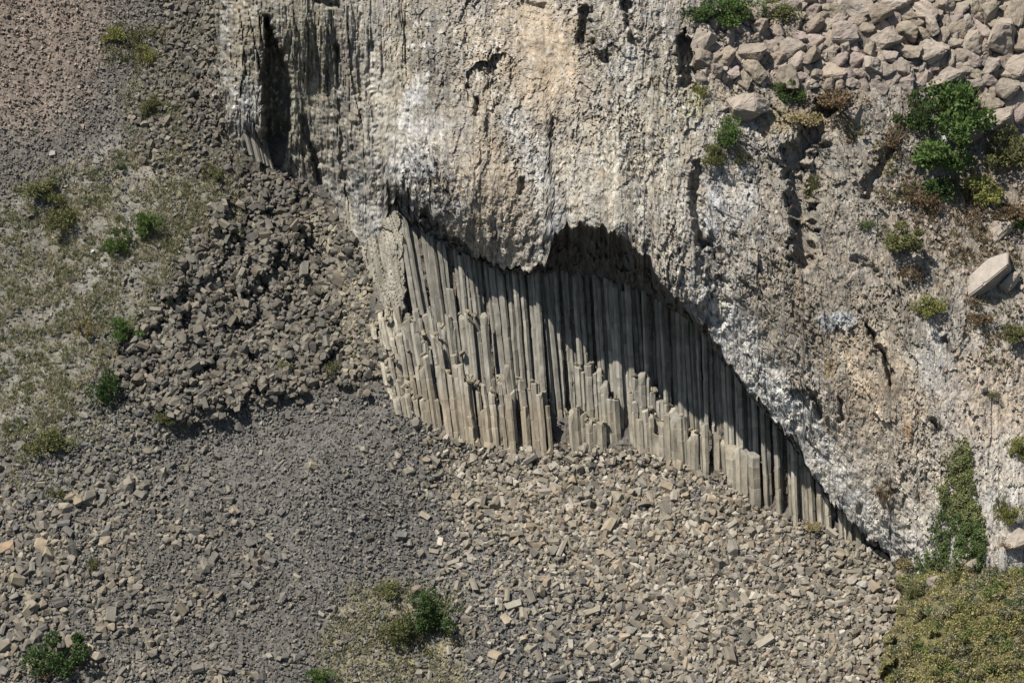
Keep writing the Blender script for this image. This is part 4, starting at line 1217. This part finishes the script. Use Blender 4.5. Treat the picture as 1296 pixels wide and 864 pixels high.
SH = [
    (80, 826, 72, 52, 'dark green', 'round dark green bush in the lower left corner of the scree', 't'), (545, 772, 62, 46, 'dark green', 'dark green right one of the twin bushes low in the middle', 't'),
    (506, 798, 46, 44, 'olive', 'paler left one of the twin bushes low in the middle', 't'), (186, 283, 36, 36, 'bright green', 'bright green bush on the dry grass slope, upper of two', 't'), (152, 306, 30, 34, 'bright green', 'bright green bush on the dry grass slope, lower of two', 't'),
    (156, 416, 40, 30, 'green', 'green bush at the left corner of the dark rubble', 't'), (136, 492, 44, 46, 'dark green', 'dark shadowy bush at the lower left edge of the rubble', 't'), (405, 854, 30, 20, 'green', 'small green bush at the bottom rim of the grey scree', 't'),
    (152, 210, 18, 16, 'dark green', 'tiny dark bush in the grass below the grey gravel', 't'), (360, 461, 24, 16, 'olive', 'small olive bush left of two under the dark rubble', 't'), (422, 463, 22, 26, 'olive', 'small olive bush right of two under the dark rubble', 't'),
    (212, 528, 30, 18, 'olive', 'low olive bush where the rubble meets the crest', 't'), (118, 712, 24, 26, 'olive', 'faded olive bush in the blocks above the round corner bush', 't'), (72, 622, 24, 20, 'olive', 'small faded bush in the stones of the left strip', 't'),
    (490, 746, 34, 18, 'olive', 'low olive bush up-slope of the twin bushes', 't'), (52, 240, 46, 26, 'olive', 'broad olive thicket at the upper left edge of the grass', 't'), (74, 268, 44, 40, 'olive', 'deeper olive thicket below the broad upper one', 't'), (60, 830 + 22, 30, 14, 'straw', 'straw-coloured tuft at the foot of the round corner bush', 't'),
    (145, 45, 28, 20, 'yellow-green', 'yellow-green tuft high on the upper left slope', 't'), (172, 44, 24, 26, 'olive', 'olive tuft beside the yellow-green one high on the slope', 't'), (182, 68, 26, 20, 'yellow-green', 'yellow-green tuft below the other two high on the slope', 't'), (190, 135, 26, 26, 'olive', 'olive bush between dark blocks left of the buttress', 't'),
    (64, 560, 50, 30, 'olive', 'grey-olive bush patch above the left strip of stones', 't'), (105, 415, 30, 30, 'straw', 'straw bush on the grass edge left of the rubble', 't'), (265, 218, 26, 16, 'olive', 'olive bush below the dark blocks by the buttress', 't'),
    (890, 14, 56, 30, 'dark green', 'dark green bush at the left end of the rim thicket', 'c'), (930, 14, 66, 42, 'green', 'green bush in the middle of the rim thicket', 'c'), (985, 12, 50, 30, 'olive', 'grey-olive bush at the right end of the rim thicket', 'c'),
    (997, 116, 34, 34, 'green', 'small green bush below the boulders over the cliff edge', 'c'), (920, 168, 46, 44, 'green', 'green bush hanging under the big cracked block', 'c'), (906, 194, 36, 30, 'olive', 'grey-green bush at the lower left of the hanging one', 'c'), (886, 112, 22, 34, 'yellow-green', 'yellowish bush on the ledge left of the big cracked block', 'c'),
    (940, 198, 24, 30, 'olive', 'olive tuft above the white rock patch', 'c'), (1164, 142, 48, 66, 'dark green', 'dark narrow shrub left of the tallest green shrub', 'c'), (1216, 132, 90, 74, 'green', 'tallest green shrub growing below the boulders', 'c'), (1195, 135, 26, 28, 'yellow-green', 'yellow-green sprig in front of the tallest green shrub', 'c'),
    (1202, 188, 104, 68, 'green', 'widest green shrub just below the tallest one', 'c'), (1278, 188, 62, 58, 'olive', 'large yellowish-olive shrub at the right edge of the slope', 'c'), (1240, 236, 54, 38, 'yellow-green', 'bright yellow-green shrub below the widest green one', 'c'), (1188, 236, 46, 40, 'dark green', 'dark shrub left of the bright yellow-green one', 'c'),
    (1146, 300, 66, 40, 'olive', 'wide olive shrub on the slope above the bare rock', 'c'), (1178, 386, 40, 26, 'yellow-green', 'low yellow-green shrub on the bare slope left of the boulder', 'c'), (1290, 566, 30, 40, 'yellow-green', 'yellow-green shrub at the right edge of the cliff', 'c'), (1098, 282, 22, 22, 'green', 'small green bush below the white rock spot', 'c'),
    (1154, 342, 32, 28, 'brown', 'dry brown bush right under the wide olive shrub', 'c'), (1060, 122, 66, 40, 'brown', 'reddish-brown scrub below the middle of the boulder field', 'c'), (1015, 148, 50, 30, 'straw', 'straw-coloured scrub right of the small green edge bush', 'c'), (1136, 170, 40, 34, 'brown', 'brown scrub left of the dark narrow shrub', 'c'),
    (1170, 250, 50, 36, 'brown', 'brown scrub below the dark shrub', 'c'), (1280, 262, 60, 40, 'brown', 'dry brown scrub under the large yellowish-olive shrub', 'c'), (1240, 270, 40, 26, 'brown', 'dry brown scrub just under the bright yellow-green shrub', 'c'), (1285, 420, 40, 30, 'olive', 'olive bush at the right edge below the large boulder', 'c'),
    (1240, 400, 34, 24, 'brown', 'brown tuft on the slope below the large boulder', 'c'), (1226, 388 - 8, 16, 16, 'brown', 'reddish tuft at the foot of the large boulder', 'c'), (1030, 230, 18, 60, 'olive', 'olive strip of plants in the dark gully', 'c'), (1276, 650, 28, 34, 'yellow-green', 'yellowish bush on the right cliff rib', 'c'), (1265, 634, 20, 40, 'olive', 'olive creeper on the right cliff rib', 'c'),
    (1145, 710, 26, 26, 'straw', 'orange-straw tuft at the pointed foot of the cliff', 'c'), (1278, 684, 30, 10, 'brown', 'rusty red tuft on the flat slab ledge', 'c'), (1295, 330 - 50, 26, 30, 'green', 'dark green bush above the long sloping slab', 'c'), (1030, 664, 36, 10, 'straw', 'low straw tuft at the foot of the right wall', 't'), (1258, 498, 16, 14, 'olive', 'tiny olive tuft on the pale right slope', 'c'), (1120, 622, 22, 28, 'brown', 'dark brown plant patch on the pale cliff above the corner', 'c'),
    (1160, 748, 34, 30, 'olive', 'grey-green bush on the left brow of the hillock', 'k'), (1185, 722, 34, 28, 'olive', 'olive bush between the creeper and the hillock', 'c'),
]
for i, (a, b, w, h, tone, lab, where) in enumerate(SH):
    shrub(a, b, w, h, tone, lab, where, i, sparse=(tone in ('brown', 'straw') or w < 25), group='shrubs scattered over the slopes')

# hanging creeper in the cliff gully
rr = np.random.default_rng(33)
poly = [(1222, 548), (1231, 575), (1233, 602), (1240, 640), (1249, 682), (1246, 714), (1225, 732), (1158, 734), (1170, 704), (1190, 692), (1184, 664), (1196, 640), (1193, 615), (1209, 600), (1205, 580), (1217, 566)]
n = 42000
a = rr.uniform(1150, 1262, n); b = rr.uniform(535, 738, n)
m = inside(a + 7 * fbm(a / 9, b / 9, 1, 3) + np.abs(rr.normal(0, 1, n)) * np.where(a < 1215, 7, 2), b + 8 * fbm(a / 7, b / 9, 4, 3), poly) & (fbm(a / 10, b / 14, 34, 3) + rr.normal(0, .12, n) > -.12 - .25 * (a > 1212)); a, b = a[m], b[m]
f1, f2, r1, r2, r3, _, _ = worley(a / 13, b / 15, 35)
lump = np.clip(1.1 - f1 * 1.25, 0.05, 1.2)
dep = lump * rr.uniform(.3, 1.1, len(a)) * .95
D = rr.normal(size=(len(a), 3)) + np.array([0, -.6, -.4]); D /= np.linalg.norm(D, axis=1)[:, None]
V = leaf_quads(P(a, b, cliff(a, b, False) - .35 - dep), D, .34 * rr.uniform(.6, 1.3, len(a)), .22, rr)
tn = .5 * r1[:, None] + rr.normal(0, .12, (len(a), 1))
cc = np.where((b + 30 * r2)[:, None] > 655, np.array([.095, .13, .045]), np.array([.16, .175, .07])) * (1 + .5 * tn)
o = link('hanging_creeper', mesh_from('hanging_creeper', V.reshape(-1, 3), quads=np.arange(len(a) * 4).reshape(-1, 4), tint=np.repeat(np.clip(cc, .01, .5), 4, 0)), M_LEAFMIX)
tag(o, 'tall green creeper hanging down the pale cliff above the hillock', 'creeper')

# undergrowth of the hillock
n = 150000
a = rr.uniform(1095, 1420, n); b = rr.uniform(680, 930, n)
le = np.interp(b, [660, 745, 790, 860, 1040], [1160, 1150, 1142, 1128, 1100])
f1, f2, r1, r2, r3, dx, dy = worley((a + 5 * gnoise(a / 9, b / 9, 12)) / 17, (b + 5 * gnoise(a / 9, b / 9, 13)) / 13, 37)
m = (a > le - 16 - 22 * fbm(a / 30, b / 22, 600, 3) + 10 * fbm(a / 8, b / 8, 2, 3)) & (b > pl(a, KN_TOP) - 9 + 14 * fbm(a / 10, b / 10, 6, 3)) & (f1 < .8 + .2 * r3) & (rr.random(n) < .7 + .3 * (r2 > -.3))
a, b, f1, r1, r2, r3 = (q[m] for q in (a, b, f1, r1, r2, r3))
ht = np.clip(1 - (f1 / .72) ** 2, 0, 1) ** .6 * (.95 + .7 * r3)
D = rr.normal(size=(len(a), 3)) + np.array([0, -.3, .7]); D /= np.linalg.norm(D, axis=1)[:, None]
C = P(a, b, knoll(a, b) - .05) + np.outer(ht * rr.uniform(.25, 1.05, len(a)) ** .6, np.array([0, -.35, 1]))
V = leaf_quads(C, D, .36 * rr.uniform(.6, 1.5, len(a)), .2, rr)
pal = 1.7 * np.array([[.07, .09, .03], [.12, .125, .045], [.19, .165, .065], [.19, .165, .085], [.12, .105, .06], [.16, .15, .10], [.055, .075, .03]])
k = np.clip((r1 * .35 + .48 + .55 * fbm(a / 40, b / 30, 45, 2)) * 7 + rr.normal(0, 1.0, len(a)), 0, 6.99).astype(int)
o = link('undergrowth', mesh_from('undergrowth', V.reshape(-1, 3), quads=np.arange(len(a) * 4).reshape(-1, 4), tint=np.repeat(pal[k] * rr.uniform(.7, 1.25, (len(a), 1)), 4, 0)), M_LEAFMIX)
tag(o, 'olive and brown scrub covering the hillock in the lower right', 'undergrowth', kind='stuff')

# dry grass
def grass(poly, n, seed, pal, ln, th, depth):
    rr = np.random.default_rng(seed)
    p = np.array(poly); x0, y0 = p.min(0); x1, y1 = p.max(0)
    a = rr.uniform(max(x0, -70), min(x1, 1360), n * 4); b = rr.uniform(y0, y1, n * 4)
    m = inside(a + rr.normal(0, 7, n * 4), b + rr.normal(0, 7, n * 4), poly) & (fbm(a / 30, b / 30, seed, 4) + rr.normal(0, .12, n * 4) > th)
    a, b = a[m][:n], b[m][:n]
    base = P(a, b, depth(a, b) - .03)
    tc = np.array(pal)[np.clip(((fbm(a / 22, b / 22, seed + 1, 3) + rr.normal(0, .2, len(a))) * 1.6 + .5) * len(pal), 0, len(pal) - 1).astype(int)] * rr.uniform(.75, 1.2, (len(a), 1))
    Vs, Cs = [], []
    for k in range(8):
        d = rr.normal(0, .55, (len(a), 3)); d[:, 2] = 1; d[:, 1] -= .25; d /= np.linalg.norm(d, axis=1)[:, None]
        L = ln * rr.uniform(.5, 1.3, len(a))[:, None]
        s = np.cross(d, rr.normal(size=(len(a), 3))); s /= np.linalg.norm(s, axis=1)[:, None]
        off = rr.normal(0, .16, (len(a), 3)) * np.array([1, 1, .3])
        Vs.append(np.stack([base + off - s * .085, base + off + s * .085, base + off + d * L], 1)); Cs.append(np.repeat(tc, 3, 0))
    return np.concatenate([v.reshape(-1, 3) for v in Vs]), np.vstack(Cs)


STRAW = [(.19, .20, .10), (.26, .25, .14), (.36, .33, .20), (.31, .29, .19), (.42, .38, .26)]
OLIVE = [(.10, .11, .04), (.16, .15, .06), (.24, .20, .10)]
gs = [grass(Z['grass'], 5600, 61, STRAW, .85, -.04, talus), grass(Z['patch'], 1100, 62, STRAW, .6, -.1, talus), grass([(125, 30), (205, 30), (215, 80), (180, 90), (130, 70)], 350, 63, OLIVE + STRAW[2:4], .7, -.1, talus),
      grass([(150, 90), (220, 90), (240, 200), (170, 200)], 500, 64, STRAW, .7, -.02, talus), grass([(205, 195), (310, 215), (300, 300), (220, 370), (180, 300)], 900, 65, STRAW, .7, -.05, talus),
      grass([(1040, 115), (1160, 120), (1170, 260), (1100, 250)], 500, 66, OLIVE + [(.2, .14, .08)], .6, .05, lambda a, b: cliff(a, b, False)), grass([(1140, 230), (1340, 210), (1340, 330), (1170, 340)], 900, 67, [(.17, .12, .07), (.22, .16, .09), (.14, .12, .06), (.28, .22, .13)], .6, -.05, lambda a, b: cliff(a, b, False)),
      grass([(1180, 330), (1340, 330), (1340, 470), (1230, 460)], 350, 68, OLIVE + [(.2, .15, .09)], .55, .1, lambda a, b: cliff(a, b, False)), grass([(410, 395), (470, 395), (485, 470), (440, 470)], 120, 69, STRAW, .55, .05, talus), grass([(60, 470), (140, 480), (110, 640), (0, 640)], 900, 70, STRAW, .6, 0, talus)]
V = np.vstack([g[0] for g in gs]); Cc = np.vstack([g[1] for g in gs])
o = link('dry_grass', mesh_from('dry_grass', V, tris=np.arange(len(V)).reshape(-1, 3), tint=Cc), M_LEAFMIX)
tag(o, 'dry straw-coloured grass growing in tufts over the slopes', 'grass', kind='stuff')

# ------------------------------------------------------------------ light
Lc = np.array([0.42, -0.75, 0.51]); Lc /= np.linalg.norm(Lc)
Lw = Lc[0] * RT + Lc[1] * UP + Lc[2] * FW
sun = bpy.data.lights.new('sun', 'SUN'); sun.energy = 5.0; sun.angle = math.radians(0.5); sun.color = (1.0, .96, .90)
so = bpy.data.objects.new('sun', sun); COL.objects.link(so)
so.rotation_euler = Vector(Lw).to_track_quat('-Z', 'Y').to_euler()
so.location = (0, 0, 150)
wd = bpy.data.worlds.new('World'); SC.world = wd; wd.use_nodes = True
nt = wd.node_tree
sky = nt.nodes.new('ShaderNodeTexSky'); sky.sky_type = 'NISHITA'; sky.sun_disc = False
sky.sun_elevation = math.asin(-Lw[2]); sky.sun_rotation = math.atan2(-Lw[0], -Lw[1])
bg = nt.nodes['Background']; bg.inputs['Strength'].default_value = 0.065
nt.links.new(sky.outputs[0], bg.inputs['Color'])

cam = bpy.data.cameras.new('camera'); co = bpy.data.objects.new('camera', cam); COL.objects.link(co)
cam.sensor_width = 36; cam.lens = 36 * FPX / 1296.0; cam.clip_end = 3000; cam.clip_start = 1
co.location = CAM; co.rotation_euler = Vector(FW).to_track_quat('-Z', 'Y').to_euler()
SC.camera = co
vs = SC.view_settings
vs.view_transform = 'Standard'; vs.look = 'None'; vs.exposure = 0.62; vs.gamma = 1; vs.use_curve_mapping = False
SC.cycles.max_bounces = 5; SC.cycles.diffuse_bounces = 1; SC.cycles.use_denoising = True
